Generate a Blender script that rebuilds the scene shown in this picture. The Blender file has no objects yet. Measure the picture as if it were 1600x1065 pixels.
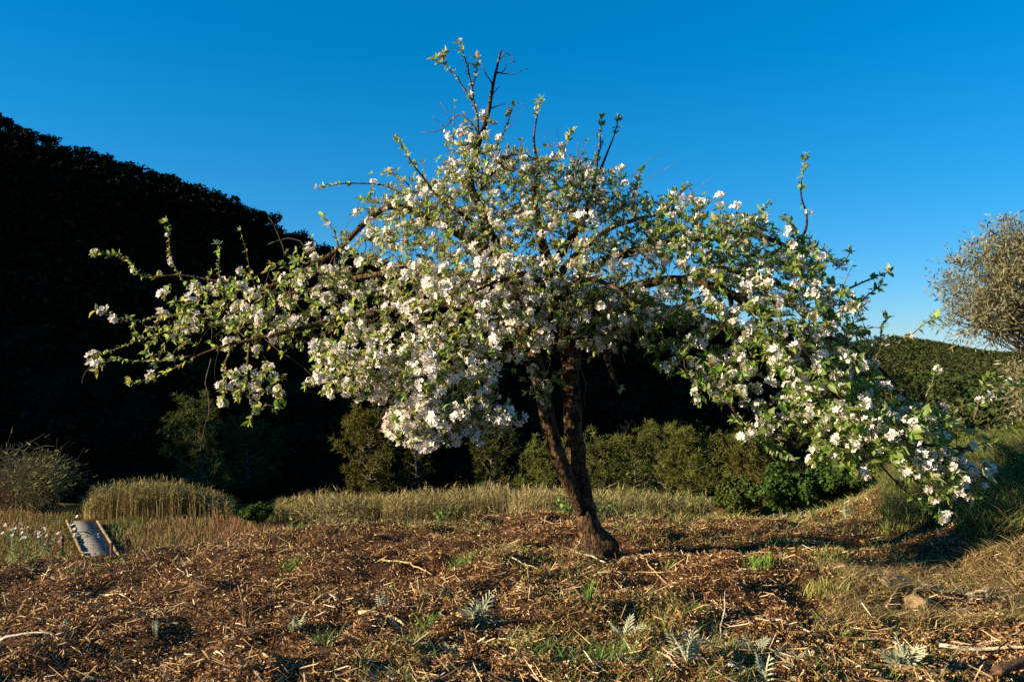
import bpy, math, random
import numpy as np
from mathutils import Vector, Matrix

# ------------------------------------------------------------------ camera, sky, sun, exposure
scene = bpy.context.scene
COL = scene.collection
F = 1244.0            # focal length in photo pixels (1600 wide)
HY = 560.0            # photo row of the horizon
CAM_Z = 1.35
cam_d = bpy.data.cameras.new('camera')
cam = bpy.data.objects.new('camera', cam_d); COL.objects.link(cam)
cam.location = (0, 0, CAM_Z); cam.rotation_euler = (math.radians(90), 0, 0)
cam_d.sensor_width = 36.0; cam_d.lens = 36.0 * F / 1600.0
cam_d.shift_y = (HY - 532.5) / 1600.0
cam_d.clip_start = 0.05; cam_d.clip_end = 6000
scene.camera = cam

SUN_EL, SUN_BACK = 16.5, -14.0      # degrees above the horizon; degrees behind (+) or before (-) the picture plane, from the left
L = Vector((-math.cos(math.radians(SUN_EL)) * math.cos(math.radians(SUN_BACK)),
            math.cos(math.radians(SUN_EL)) * math.sin(math.radians(SUN_BACK)),
            math.sin(math.radians(SUN_EL))))
world = bpy.data.worlds.new('World'); scene.world = world; world.use_nodes = True
wn = world.node_tree; wn.nodes.clear()
sky = wn.nodes.new('ShaderNodeTexSky'); sky.sky_type = 'NISHITA'; sky.sun_disc = False
sky.sun_elevation = math.radians(SUN_EL); sky.sun_rotation = math.radians(270 + SUN_BACK)
sky.air_density = 1.0; sky.dust_density = 0.0; sky.ozone_density = 9.0
gm = wn.nodes.new('ShaderNodeGamma'); gm.inputs[1].default_value = 0.7
hs = wn.nodes.new('ShaderNodeHueSaturation'); hs.inputs['Hue'].default_value = 0.497
hs.inputs['Saturation'].default_value = 1.26; hs.inputs['Value'].default_value = 1.0
bg = wn.nodes.new('ShaderNodeBackground'); bg.inputs['Strength'].default_value = 0.092
wo = wn.nodes.new('ShaderNodeOutputWorld')
wn.links.new(sky.outputs[0], gm.inputs[0]); wn.links.new(gm.outputs[0], hs.inputs['Color']); wn.links.new(hs.outputs[0], bg.inputs['Color'])
wn.links.new(bg.outputs[0], wo.inputs['Surface'])
sun_d = bpy.data.lights.new('sun', 'SUN'); sun_d.energy = 5.0; sun_d.angle = math.radians(0.5)
sun_d.color = (1.0, 0.84, 0.61)
sun = bpy.data.objects.new('sun', sun_d); COL.objects.link(sun)
sun.rotation_euler = L.to_track_quat('Z', 'Y').to_euler(); sun.location = (-20, 5, 15)
vs = scene.view_settings; vs.view_transform = 'Standard'; vs.look = 'None'; vs.exposure = 1.55; vs.gamma = 1.0
vs.use_curve_mapping = False
scene.cycles.max_bounces = 9; scene.cycles.diffuse_bounces = 4; scene.cycles.transmission_bounces = 7
scene.cycles.use_denoising = False

rng = np.random.default_rng(7); random.seed(7)

# ------------------------------------------------------------------ helpers
def P(px, py, d):
    """photo pixel at depth d -> world point"""
    return np.array([(px - 800.0) / F * d, d, CAM_Z + (HY - py) / F * d])

def sm(t):
    t = np.clip(t, 0, 1); return t * t * (3 - 2 * t)

class Geo:
    """collects vertices, faces (tri / quad index arrays) and vertex colours"""
    def __init__(s): s.V = []; s.T = []; s.Q = []; s.C = []; s.n = 0
    def add(s, V, T=None, Q=None, C=None):
        V = np.asarray(V, float).reshape(-1, 3)
        if T is not None and len(T): s.T.append(np.asarray(T, int).reshape(-1, 3) + s.n)
        if Q is not None and len(Q): s.Q.append(np.asarray(Q, int).reshape(-1, 4) + s.n)
        if C is None: C = np.ones((len(V), 3))
        C = np.asarray(C, float)
        if C.ndim == 1: C = np.tile(C, (len(V), 1))
        s.V.append(V); s.C.append(C); s.n += len(V)
    def add_many(s, proto, R, t, c=None):
        """bake copies of proto (Geo): R (n,3,3) incl. scale, t (n,3), c (n,3) colour multiplier"""
        V, T, Q, C = proto.arr()
        n, m = len(t), len(V)
        if n == 0: return
        W = np.einsum('nij,mj->nmi', R, V) + t[:, None, :]
        CC = np.tile(C[None], (n, 1, 1))
        if c is not None: CC = CC * c[:, None, :]
        off = (np.arange(n) * m)[:, None, None]
        s.add(W.reshape(-1, 3), (T[None] + off).reshape(-1, 3) if len(T) else None,
              (Q[None] + off).reshape(-1, 4) if len(Q) else None, CC.reshape(-1, 3))
    def arr(s):
        V = np.concatenate(s.V) if s.V else np.zeros((0, 3)); C = np.concatenate(s.C) if s.C else np.zeros((0, 3))
        T = np.concatenate(s.T) if s.T else np.zeros((0, 3), int)
        Q = np.concatenate(s.Q) if s.Q else np.zeros((0, 4), int)
        return V, T, Q, C
    def mesh(s, name, mat, smooth=False):
        V, T, Q, C = s.arr()
        me = bpy.data.meshes.new(name)
        me.vertices.add(len(V)); me.vertices.foreach_set('co', V.astype(np.float32).ravel())
        nl = len(T) * 3 + len(Q) * 4
        me.loops.add(nl); me.loops.foreach_set('vertex_index', np.concatenate([T.ravel(), Q.ravel()]).astype(np.int32))
        me.polygons.add(len(T) + len(Q))
        st = np.concatenate([np.arange(len(T)) * 3, len(T) * 3 + np.arange(len(Q)) * 4]).astype(np.int32)
        me.polygons.foreach_set('loop_start', st)
        me.update(calc_edges=True); me.validate()
        ca = me.color_attributes.new('col', 'FLOAT_COLOR', 'POINT')
        ca.data.foreach_set('color', np.concatenate([C, np.ones((len(C), 1))], 1).astype(np.float32).ravel())
        if smooth: me.polygons.foreach_set('use_smooth', np.ones(len(me.polygons), bool))
        me.materials.append(mat)
        return me

def link(name, me, parent=None, label=None, cat=None, group=None, kind=None, loc=None):
    o = bpy.data.objects.new(name, me); COL.objects.link(o)
    if parent is not None:
        o.parent = parent
        if loc is None: o.matrix_parent_inverse = Matrix.Translation(-parent.location)   # built in world space
    if loc is not None: o.location = loc
    if label: o['label'] = label
    if cat: o['category'] = cat
    if group: o['group'] = group
    if kind: o['kind'] = kind
    return o

def copy_tree(root, loc=None, rz=None, sc=None, label=None):
    r = root.copy(); COL.objects.link(r)
    if loc is not None: r.location = loc
    if rz is not None: r.rotation_euler = (0, 0, rz)
    if sc is not None: r.scale = sc if hasattr(sc, '__len__') else (sc, sc, sc)
    if label: r['label'] = label
    for ch in list(root.children):
        c = ch.copy(); COL.objects.link(c); c.parent = r
        for g in list(ch.children):
            d = g.copy(); COL.objects.link(d); d.parent = c
    return r

def tube(g, pts, rad, n=6, col=(1, 1, 1), bump=0.0, cap=True):
    """tapered tube through pts with radius list"""
    pts = np.asarray(pts, float); k = len(pts)
    rad = np.broadcast_to(np.asarray(rad, float), (k,))
    tan = np.gradient(pts, axis=0); tan /= np.linalg.norm(tan, axis=1)[:, None] + 1e-9
    ref = np.array([0.31, 0.9, 0.3]) if abs(tan[0, 1]) < 0.8 else np.array([1.0, 0.1, 0.2])
    u = np.cross(tan, ref); u /= np.linalg.norm(u, axis=1)[:, None] + 1e-9
    v = np.cross(tan, u)
    a = np.arange(n) * 2 * np.pi / n
    rr = rad[:, None] * np.ones((1, n))
    if bump: rr = rr * (1 + bump * rng.normal(size=(k, n)))
    V = pts[:, None] + rr[..., None] * (np.cos(a)[None, :, None] * u[:, None] + np.sin(a)[None, :, None] * v[:, None])
    V = V.reshape(-1, 3)
    i = np.arange(k - 1)[:, None] * n; j = np.arange(n)[None]
    jn = (j + 1) % n
    Q = np.stack([i + j, i + jn, i + n + jn, i + n + j], -1).reshape(-1, 4)
    T = []
    if cap:
        V = np.vstack([V, pts[0], pts[-1]]); b = k * n
        for q in range(n):
            T.append((b, (q + 1) % n, q)); T.append((b + 1, (k - 1) * n + q, (k - 1) * n + (q + 1) % n))
    g.add(V, T, Q, col)

def spline(pts, step=0.06):
    """Catmull-Rom resample"""
    pts = np.asarray(pts, float)
    ext = np.vstack([2 * pts[0] - pts[1], pts, 2 * pts[-1] - pts[-2]])
    out = []
    for i in range(1, len(ext) - 2):
        p0, p1, p2, p3 = ext[i - 1], ext[i], ext[i + 1], ext[i + 2]
        n = max(2, int(np.linalg.norm(p2[:3] - p1[:3]) / step))
        t = np.linspace(0, 1, n, endpoint=False)[:, None]
        out.append(0.5 * ((2 * p1) + (-p0 + p2) * t + (2 * p0 - 5 * p1 + 4 * p2 - p3) * t ** 2 + (-p0 + 3 * p1 - 3 * p2 + p3) * t ** 3))
    out.append(pts[-1:])
    return np.vstack(out)

def frames(d, roll=None, ref=None):
    """rotation matrices whose +Z column is d (n,3)"""
    d = d / (np.linalg.norm(d, axis=1)[:, None] + 1e-9)
    a = rng.normal(size=d.shape) if ref is None else np.broadcast_to(ref, d.shape)
    x = np.cross(a, d); x /= np.linalg.norm(x, axis=1)[:, None] + 1e-9
    y = np.cross(d, x)
    return np.stack([x, y, d], -1)

def rand_dirs(n):
    v = rng.normal(size=(n, 3)); return v / np.linalg.norm(v, axis=1)[:, None]

def vnoise(x, y, seed=0, freq=1.0):
    """cheap smooth value noise in numpy, -1..1"""
    x = np.asarray(x) * freq + seed * 17.3; y = np.asarray(y) * freq - seed * 9.1
    xi = np.floor(x); yi = np.floor(y); fx = x - xi; fy = y - yi
    def h(a, b):
        s = np.sin(a * 127.1 + b * 311.7 + seed * 74.7) * 43758.5453
        return (s - np.floor(s)) * 2 - 1
    ux = fx * fx * (3 - 2 * fx); uy = fy * fy * (3 - 2 * fy)
    return (h(xi, yi) * (1 - ux) + h(xi + 1, yi) * ux) * (1 - uy) + (h(xi, yi + 1) * (1 - ux) + h(xi + 1, yi + 1) * ux) * uy

# ------------------------------------------------------------------ materials
def mat(name, base=(1, 1, 1), rough=0.9, transl=0.0, transl_col=None, noise=None, bump=None, spec=0.2, use_col=True, back=None):
    m = bpy.data.materials.new(name); m.use_nodes = True
    nt = m.node_tree; nt.nodes.clear(); N = nt.nodes.new; K = nt.links.new
    out = N('ShaderNodeOutputMaterial')
    rgb = N('ShaderNodeRGB'); rgb.outputs[0].default_value = (*base, 1)
    c = rgb.outputs[0]
    if back is not None:
        ge = N('ShaderNodeNewGeometry'); mx = N('ShaderNodeMix'); mx.data_type = 'RGBA'
        mx.inputs[7].default_value = (*back, 1)
        K(ge.outputs['Backfacing'], mx.inputs[0]); K(c, mx.inputs[6]); c = mx.outputs[2]
    if use_col:
        at = N('ShaderNodeAttribute'); at.attribute_name = 'col'
        mx = N('ShaderNodeMix'); mx.data_type = 'RGBA'; mx.blend_type = 'MULTIPLY'; mx.inputs[0].default_value = 1
        K(c, mx.inputs[6]); K(at.outputs['Color'], mx.inputs[7]); c = mx.outputs[2]
    co = N('ShaderNodeTexCoord')
    if noise:
        for sc, c0, c1 in noise:
            nz = N('ShaderNodeTexNoise'); nz.inputs['Scale'].default_value = sc; nz.inputs['Detail'].default_value = 6
            rp = N('ShaderNodeValToRGB'); rp.color_ramp.elements[0].position = .35; rp.color_ramp.elements[1].position = .68
            rp.color_ramp.elements[0].color = (*c0, 1); rp.color_ramp.elements[1].color = (*c1, 1)
            K(co.outputs['Object'], nz.inputs['Vector']); K(nz.outputs['Fac'], rp.inputs[0])
            mx = N('ShaderNodeMix'); mx.data_type = 'RGBA'; mx.blend_type = 'MULTIPLY'; mx.inputs[0].default_value = 1
            K(c, mx.inputs[6]); K(rp.outputs[0], mx.inputs[7]); c = mx.outputs[2]
    pb = N('ShaderNodeBsdfPrincipled'); pb.inputs['Roughness'].default_value = rough
    pb.inputs['Specular IOR Level'].default_value = spec
    K(c, pb.inputs['Base Color'])
    if bump:
        nz = N('ShaderNodeTexNoise'); nz.inputs['Scale'].default_value = bump[0]; nz.inputs['Detail'].default_value = 5
        K(co.outputs['Object'], nz.inputs['Vector'])
        if len(bump) > 3:
            mp = N('ShaderNodeMapping'); mp.inputs['Scale'].default_value = bump[3]
            K(co.outputs['Object'], mp.inputs[0]); K(mp.outputs[0], nz.inputs['Vector'])
        bp = N('ShaderNodeBump'); bp.inputs['Strength'].default_value = bump[1]; bp.inputs['Distance'].default_value = bump[2]
        K(nz.outputs['Fac'], bp.inputs['Height']); K(bp.outputs[0], pb.inputs['Normal'])
    sh = pb.outputs[0]
    if transl:
        tr = N('ShaderNodeBsdfTranslucent')
        if transl_col is not None:
            mx = N('ShaderNodeMix'); mx.data_type = 'RGBA'; mx.blend_type = 'MULTIPLY'; mx.inputs[0].default_value = 1
            mx.inputs[7].default_value = (*transl_col, 1); K(c, mx.inputs[6]); K(mx.outputs[2], tr.inputs[0])
        else: K(c, tr.inputs[0])
        ms = N('ShaderNodeMixShader'); ms.inputs[0].default_value = transl
        K(sh, ms.inputs[1]); K(tr.outputs[0], ms.inputs[2]); sh = ms.outputs[0]
    K(sh, out.inputs[0])
    return m

M = {}
M['soil'] = mat('soil', (.105, .058, .030), .95, noise=[(6, (.55, .5, .5), (1.2, 1.15, 1.1)), (60, (.5, .45, .4), (1.3, 1.25, 1.2))], bump=(90, .8, .02), use_col=False, spec=.05)
M['chips'] = mat('wood_chips', (.95, .96, .96), .95, spec=.05)
M['terrain'] = mat('terrain', (.060, .052, .024), .95, noise=[(.15, (.6, .6, .6), (1.3, 1.2, 1.1)), (3, (.6, .6, .6), (1.3, 1.3, 1.3))], bump=(4, .6, .1), spec=0)
M['bark'] = mat('apple_bark', (.088, .056, .033), .9, noise=[(14, (.22, .21, .20), (1.5, 1.4, 1.25)), (45, (.35, .35, .35), (1.7, 1.6, 1.5))], bump=(48, 1.0, .06, (1, 1, .35)), spec=.1)
M['twig'] = mat('twig_bark', (.11, .068, .042), .8, noise=[(30, (.5, .5, .5), (1.4, 1.35, 1.3))])
M['leaf'] = mat('apple_leaf', (.15, .20, .040), .5, transl=.42, transl_col=(1.2, 1.35, .45), back=(.32, .34, .18), spec=.35)
M['petal'] = mat('petal', (.82, .775, .735), .7, transl=.32, transl_col=(1, .97, .93))
M['olive'] = mat('olive_leaf', (.130, .112, .040), .6, transl=.25, back=(.20, .195, .12))
M['pine'] = mat('pine_needles', (.085, .092, .022), .9, transl=.2, spec=.05)
M['bush'] = mat('bush_leaf', (.042, .062, .014), .8, transl=.2, spec=.08)
M['reed'] = mat('reed', (1, 1, 1), .85, transl=.25)
M['grass'] = mat('grass', (1, 1, 1), .7, transl=.35)
M['wood'] = mat('dead_wood', (1, 1, 1), .9, noise=[(20, (.5, .5, .5), (1.2, 1.2, 1.2)), (90, (.6, .58, .55), (1.2, 1.2, 1.2))], bump=(70, .8, .01), spec=.1)
M['thistle'] = mat('thistle_leaf', (.24, .26, .15), .8, transl=.2, back=(.32, .33, .22))
M['dark_bark'] = mat('pine_bark', (.14, .11, .08), .9, noise=[(8, (.5, .5, .5), (1.3, 1.3, 1.3))])
M['log'] = mat('border_log', (.24, .17, .085), .9, noise=[(9, (.55, .5, .45), (1.25, 1.2, 1.15))], bump=(20, .5, .02))
M['plank'] = mat('grey_plank', (.22, .20, .17), .95, spec=.03, noise=[(6, (.7, .7, .7), (1.15, 1.15, 1.15))], bump=(30, .4, .01))
M['rust'] = mat('rusty_steel', (.10, .035, .018), .8, noise=[(40, (.5, .5, .5), (1.4, 1.3, 1.2))], use_col=False)
M['wire'] = mat('wire', (.06, .045, .035), .6, use_col=False)
M['wood_shade'] = mat('shade_darkened_wood', (.011, .013, .006), 1, spec=0)  # pine colour darkened beyond its own tone to carry the hillside's shade
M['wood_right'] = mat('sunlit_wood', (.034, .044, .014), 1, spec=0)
M['rock'] = mat('rock', (.24, .165, .08), .9, noise=[(12, (.6, .6, .6), (1.3, 1.25, 1.2))], bump=(30, .8, .02))

# ------------------------------------------------------------------ terrain
RIDGE = np.array([(-1500, -40), (-700, 0), (0, 187), (100, 212), (200, 250), (300, 292), (400, 328), (480, 365), (560, 390), (640, 408), (800, 432), (1000, 468), (1080, 503), (1200, 545), (1400, 650), (1700, 690)], float)
YR = 220.0
rx = (RIDGE[:, 0] - 800) / F * YR
rz = CAM_Z + (HY - RIDGE[:, 1]) / F * YR - 3.2
rx[0], rz[0] = -900, 150.; rx[1], rz[1] = -420, 150.
rx = np.insert(rx, 2, -260.); rz = np.insert(rz, 2, 112.)
# unseen mountain added at the left, profile shaped to shade valley and hillside
MY = [-330, -150, -95, -75, -64, -56, -50, -42, -38, -30, -10, 30, 120, 170, 230]; MH = [10, 45, 74, 85, 91, 94, 98, 103, 106, 112, 125, 138, 136, 100, 20]
RIDGE2 = np.array([(900, 640), (1150, 560), (1300, 528), (1390, 519), (1430, 526), (1500, 556), (1565, 588), (1700, 640), (2000, 690), (2400, 690)], float)
YR2 = 750.0
r2x = (RIDGE2[:, 0] - 800) / F * YR2; r2z = CAM_Z + (HY - RIDGE2[:, 1]) / F * YR2 - 6
RIDGE3 = np.array([(1100, 660), (1350, 545), (1440, 527), (1500, 541), (1565, 560), (1640, 600), (1800, 650), (2200, 700)], float)
YR3 = 1250.0
r3x = (RIDGE3[:, 0] - 800) / F * YR3; r3z = CAM_Z + (HY - RIDGE3[:, 1]) / F * YR3 - 9

def field_z(x, y):
    yy = np.clip(y - 5.2, 0, 3.2)
    z = -.026 * yy ** 2 - .05 * np.clip(-x - .5, 0, 6) - .04 * np.clip(-x - 1.5, 0, 5) - .05 * sm((x - .8) / 1.6)
    z = z + .62 * sm((x - 2.7) / 2.3) * sm((y - 3.3) / 2.2)
    return z
def edge_y(x):
    return np.interp(x, [-6, -4, -2, 0, 1.5, 4, 9], [6.0, 6.2, 6.7, 7.3, 7.8, 7.9, 9])
def Zt(x, y):
    x = np.asarray(x, float); y = np.asarray(y, float)
    f = field_z(x, y)
    d = np.clip(y - edge_y(x), 0, None)
    z = f - np.where(d < 1.2, .25 * d ** 2, .36 + .6 * (d - 1.2))
    right = sm((x - 3) / 6.0)
    zm = -5.6 + 2.3 * right * (1 - sm((y - 26) / 9)) - 3.4 * sm((y - 38.3) / 5.5)
    z = np.maximum(z, zm + .05 * vnoise(x, y, 3, .5))
    # big hillside on the left, in shadow
    zr = np.interp(x, rx, rz) + 2.0 * vnoise(x, y, 5, .03)
    t = (y - 78) / (YR - 78)
    h = np.where(t <= 1, -9 + (zr + 9) * np.clip(t, 0, 1), np.maximum(zr - (y - YR) * .25, -9))
    z = np.where(t > 0, np.maximum(z, h), z)
    z = np.maximum(z, np.where(x < -290, np.interp(y, MY, MH) * sm((-290 - x) / 90) * sm((900 + x) / 350), -99))
    for (qx, qz, yr, y0, pw) in ((r2x, r2z, YR2, 190, 2.7), (r3x, r3z, YR3, 800, 2.2)):
        zr = np.interp(x, qx, qz) + 2 * vnoise(x, y, 8, .02)
        t = (y - y0) / (yr - y0)
        h = np.where(t <= 1, -9 + (zr + 9) * np.clip(t, 0, 1) ** pw, np.maximum(zr - (y - yr) * .3, -9))
        z = np.where(t > 0, np.maximum(z, h), z)
    return z

def lump(x, y):
    """mulch relief of the field"""
    return (.046 * vnoise(x, y, 1, 2.1) + .038 * vnoise(x, y, 2, 5.0) + .022 * vnoise(x, y, 4, 12.) + .010 * vnoise(x, y, 6, 27.))
def ground(x, y):
    return Zt(x, y) + lump(np.asarray(x), np.asarray(y))

def grid(xs, ys, zf, drop=0.0):
    X, Y = np.meshgrid(xs, ys); Z = zf(X, Y) - drop
    V = np.stack([X, Y, Z], -1).reshape(-1, 3); nx = len(xs)
    i = (np.arange(len(ys) - 1)[:, None] * nx + np.arange(nx - 1)[None]).reshape(-1)
    return V, np.stack([i, i + 1, i + nx + 1, i + nx], -1)

g = Geo()
V, Q = grid(np.arange(-7.5, 8.0, .05), np.arange(1.0, 11.0, .05), ground)
g.add(V, Q=Q)
link('mulched_field', g.mesh('mulched_field', M['soil'], True), kind='structure', label='brown mulched field strewn with wood chips', )
# wide terrain sheet: polar, finer near the camera
g = Geo()
th = np.radians(np.concatenate([np.arange(-180, -60, 4.), np.arange(-60, 60, .8), np.arange(60, 180.1, 4.)]))
rr = np.concatenate([np.linspace(.3, 12, 40), np.geomspace(12.3, 2600, 180)])
TH, RR = np.meshgrid(th, rr)
X = RR * np.sin(TH); Y = RR * np.cos(TH)
inside = (np.abs(X) < 7.4) & (Y > 1.05) & (Y < 10.9)
Z = Zt(X, Y) - np.where(inside, .16, .02)
nx = len(th)
i = (np.arange(len(rr) - 1)[:, None] * nx + np.arange(nx - 1)[None]).reshape(-1)
cv = np.ones((Z.size, 3))
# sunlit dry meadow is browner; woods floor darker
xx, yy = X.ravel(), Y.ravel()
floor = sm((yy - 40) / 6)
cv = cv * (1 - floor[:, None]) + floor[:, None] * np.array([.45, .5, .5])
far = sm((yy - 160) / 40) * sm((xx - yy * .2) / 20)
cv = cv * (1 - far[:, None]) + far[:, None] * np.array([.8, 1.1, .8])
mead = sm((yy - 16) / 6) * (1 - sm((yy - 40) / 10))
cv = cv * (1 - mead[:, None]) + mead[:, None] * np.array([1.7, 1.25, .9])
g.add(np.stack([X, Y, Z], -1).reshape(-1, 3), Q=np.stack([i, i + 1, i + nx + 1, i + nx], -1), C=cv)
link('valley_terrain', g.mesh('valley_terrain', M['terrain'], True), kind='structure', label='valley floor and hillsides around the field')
# ------------------------------------------------------------------ the blossoming apple tree
D0 = 5.6
def PL(*pts, d=None):
    """polyline of (px, py, depth[, radius px]) -> world xyz + radius"""
    out = []
    for p in pts:
        dd = p[2] if d is None else d
        out.append(np.append(P(p[0], p[1], dd), (p[3] if len(p) > 3 else 2) * dd / F))
    return np.array(out)

trunk_pl = PL((938, 880, 5.6, 34), (934, 858, 5.6, 25), (922, 825, 5.6, 18.5), (912, 785, 5.6, 16), (905, 748, 5.6, 15), (899, 705, 5.6, 14), (894, 655, 5.6, 13.5), (892, 610, 5.6, 14), (890, 560, 5.62, 14), (883, 510, 5.6, 13.5), (870, 460, 5.6, 12), (855, 410, 5.55, 10))
stem_pl = PL((910, 800, 5.57, 10), (889, 752, 5.52, 11.5), (869, 705, 5.47, 12), (856, 655, 5.44, 12), (846, 605, 5.42, 12), (833, 555, 5.4, 11.5), (813, 502, 5.4, 11), (797, 445, 5.42, 10.5), (775, 390, 5.45, 9), (752, 330, 5.5, 7.5), (735, 285, 5.5, 6.2), (748, 225, 5.5, 4.8), (762, 180, 5.5, 4.1), (771, 130, 5.5, 3.1), (783, 78, 5.5, 1.7))
# limbs: (polyline)
limbs_pl = [
    # big left arch whose bare back shows against the sky
    PL((790, 425, 5.42, 10), (745, 385, 5.45, 9), (695, 350, 5.5, 8), (650, 330, 5.55, 7.2), (605, 322, 5.55, 6.6), (570, 345, 5.55, 6), (530, 388, 5.5, 5.2), (480, 425, 5.5, 4.6), (420, 450, 5.5, 3.6), (350, 480, 5.5, 2.6), (290, 480, 5.5, 1.8)),
    # low left limb
    PL((812, 495, 5.4, 10), (745, 480, 5.3, 8.5), (660, 475, 5.25, 7.5), (570, 490, 5.2, 6.5), (480, 515, 5.2, 5.2), (400, 530, 5.2, 4.2), (340, 545, 5.2, 3.2), (300, 560, 5.2, 2.2), (240, 590, 5.2, 1.4), (205, 597, 5.2, .9)),
    # mid left limb
    PL((800, 450, 5.42, 9), (720, 430, 5.7, 7.5), (630, 425, 5.9, 6.2), (530, 440, 6.0, 5), (430, 455, 6.05, 3.8), (340, 440, 6.1, 2.8), (280, 430, 6.1, 2), (225, 432, 6.1, 1.4), (195, 402, 6.1, 1), (150, 397, 6.1, .7)),
    # limb to the front, heavy with blossom
    PL((838, 580, 5.42, 8), (800, 545, 5.2, 7), (750, 530, 5.0, 6), (700, 550, 4.85, 5), (670, 600, 4.75, 4), (655, 650, 4.7, 2.8), (650, 690, 4.7, 1.6)),
    PL((750, 530, 5.0, 5), (660, 530, 4.85, 4.4), (580, 560, 4.8, 3.6), (520, 590, 4.8, 2.6), (480, 600, 4.8, 1.6)),
    # right limbs
    PL((885, 525, 5.6, 13), (925, 480, 5.5, 11), (985, 450, 5.35, 10), (1060, 440, 5.15, 8.8), (1140, 460, 4.95, 8), (1215, 520, 4.75, 7), (1290, 590, 4.6, 6), (1360, 650, 4.5, 5), (1430, 690, 4.4, 3.6), (1510, 700, 4.35, 2.2), (1545, 690, 4.35, 1.2)),
    PL((872, 465, 5.6, 11), (930, 415, 5.6, 9.5), (1010, 385, 5.5, 8.2), (1090, 370, 5.4, 7), (1170, 370, 5.3, 5.6), (1235, 385, 5.25, 4.2), (1262, 350, 5.25, 2.8), (1252, 305, 5.25, 1.9), (1258, 250, 5.25, 1.0)),
    PL((1060, 440, 5.15, 7), (1110, 420, 5.2, 6), (1180, 430, 5.2, 5), (1250, 455, 5.15, 4), (1310, 460, 5.1, 3), (1350, 440, 5.1, 2), (1388, 425, 5.1, 1.1)),
    PL((1215, 520, 4.75, 5), (1300, 530, 4.7, 4.2), (1370, 570, 4.65, 3.3), (1430, 630, 4.6, 2.6), (1500, 640, 4.5, 2), (1540, 620, 4.45, 1.5), (1582, 602, 4.45, 1)),
    PL((1290, 590, 4.6, 4.5), (1320, 650, 4.55, 3.8), (1370, 720, 4.5, 2.8), (1410, 765, 4.5, 2), (1465, 803, 4.5, 1.1)),
    PL((1140, 460, 4.95, 5), (1150, 530, 4.85, 4.2), (1130, 600, 4.8, 3.2), (1160, 660, 4.75, 2.4), (1230, 710, 4.7, 1.4)),
    # upper centre limbs
    PL((858, 420, 5.55, 10), (845, 360, 5.5, 8), (835, 310, 5.45, 6), (838, 260, 5.45, 4), (835, 210, 5.45, 2.4), (844, 160, 5.45, 1.1)),
    PL((858, 420, 5.55, 9), (900, 360, 5.65, 7.4), (925, 310, 5.7, 5.6), (940, 260, 5.7, 3.2), (955, 225, 5.7, 2), (966, 188, 5.7, 1.1)),
    PL((865, 440, 5.6, 9), (900, 400, 6.0, 7.5), (950, 360, 6.4, 6), (1000, 340, 6.7, 4.5), (1070, 330, 6.9, 3)),
    PL((780, 400, 5.45, 8), (740, 370, 5.9, 6.8), (690, 330, 6.3, 5.4), (640, 310, 6.6, 4), (600, 290, 6.7, 2.4), (540, 286, 6.7, 1.4), (505, 292, 6.7, .8)),
    PL((770, 380, 5.45, 6), (730, 340, 5.3, 4.6), (690, 310, 5.25, 3.2), (660, 280, 5.2, 2.2), (640, 248, 5.1, 1.8), (624, 222, 5.1, 1)),
    PL((745, 310, 5.5, 4.2), (775, 262, 5.45, 3), (815, 240, 5.4, 2.2), (865, 252, 5.4, 1.6), (890, 213, 5.4, 1)),
    # broken stub hanging under the crown
    PL((905, 505, 5.55, 8), (935, 520, 5.45, 6.5), (948, 560, 5.4, 5), (958, 585, 5.4, 4), (968, 606, 5.4, 2.6)),
    # towards the viewer and away
    PL((870, 470, 5.6, 9), (850, 440, 5.2, 7.5), (820, 430, 4.8, 6), (780, 440, 4.55, 4.4), (730, 460, 4.4, 2.8)),
    PL((880, 490, 5.6, 9), (900, 450, 5.15, 7.5), (930, 440, 4.8, 5.8), (965, 450, 4.6, 4), (990, 480, 4.5, 2.6)),
    PL((884, 500, 5.62, 9), (880, 480, 6.1, 7.5), (860, 460, 6.6, 6), (830, 450, 7.0, 4.2), (780, 450, 7.3, 2.6)),
]
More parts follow.
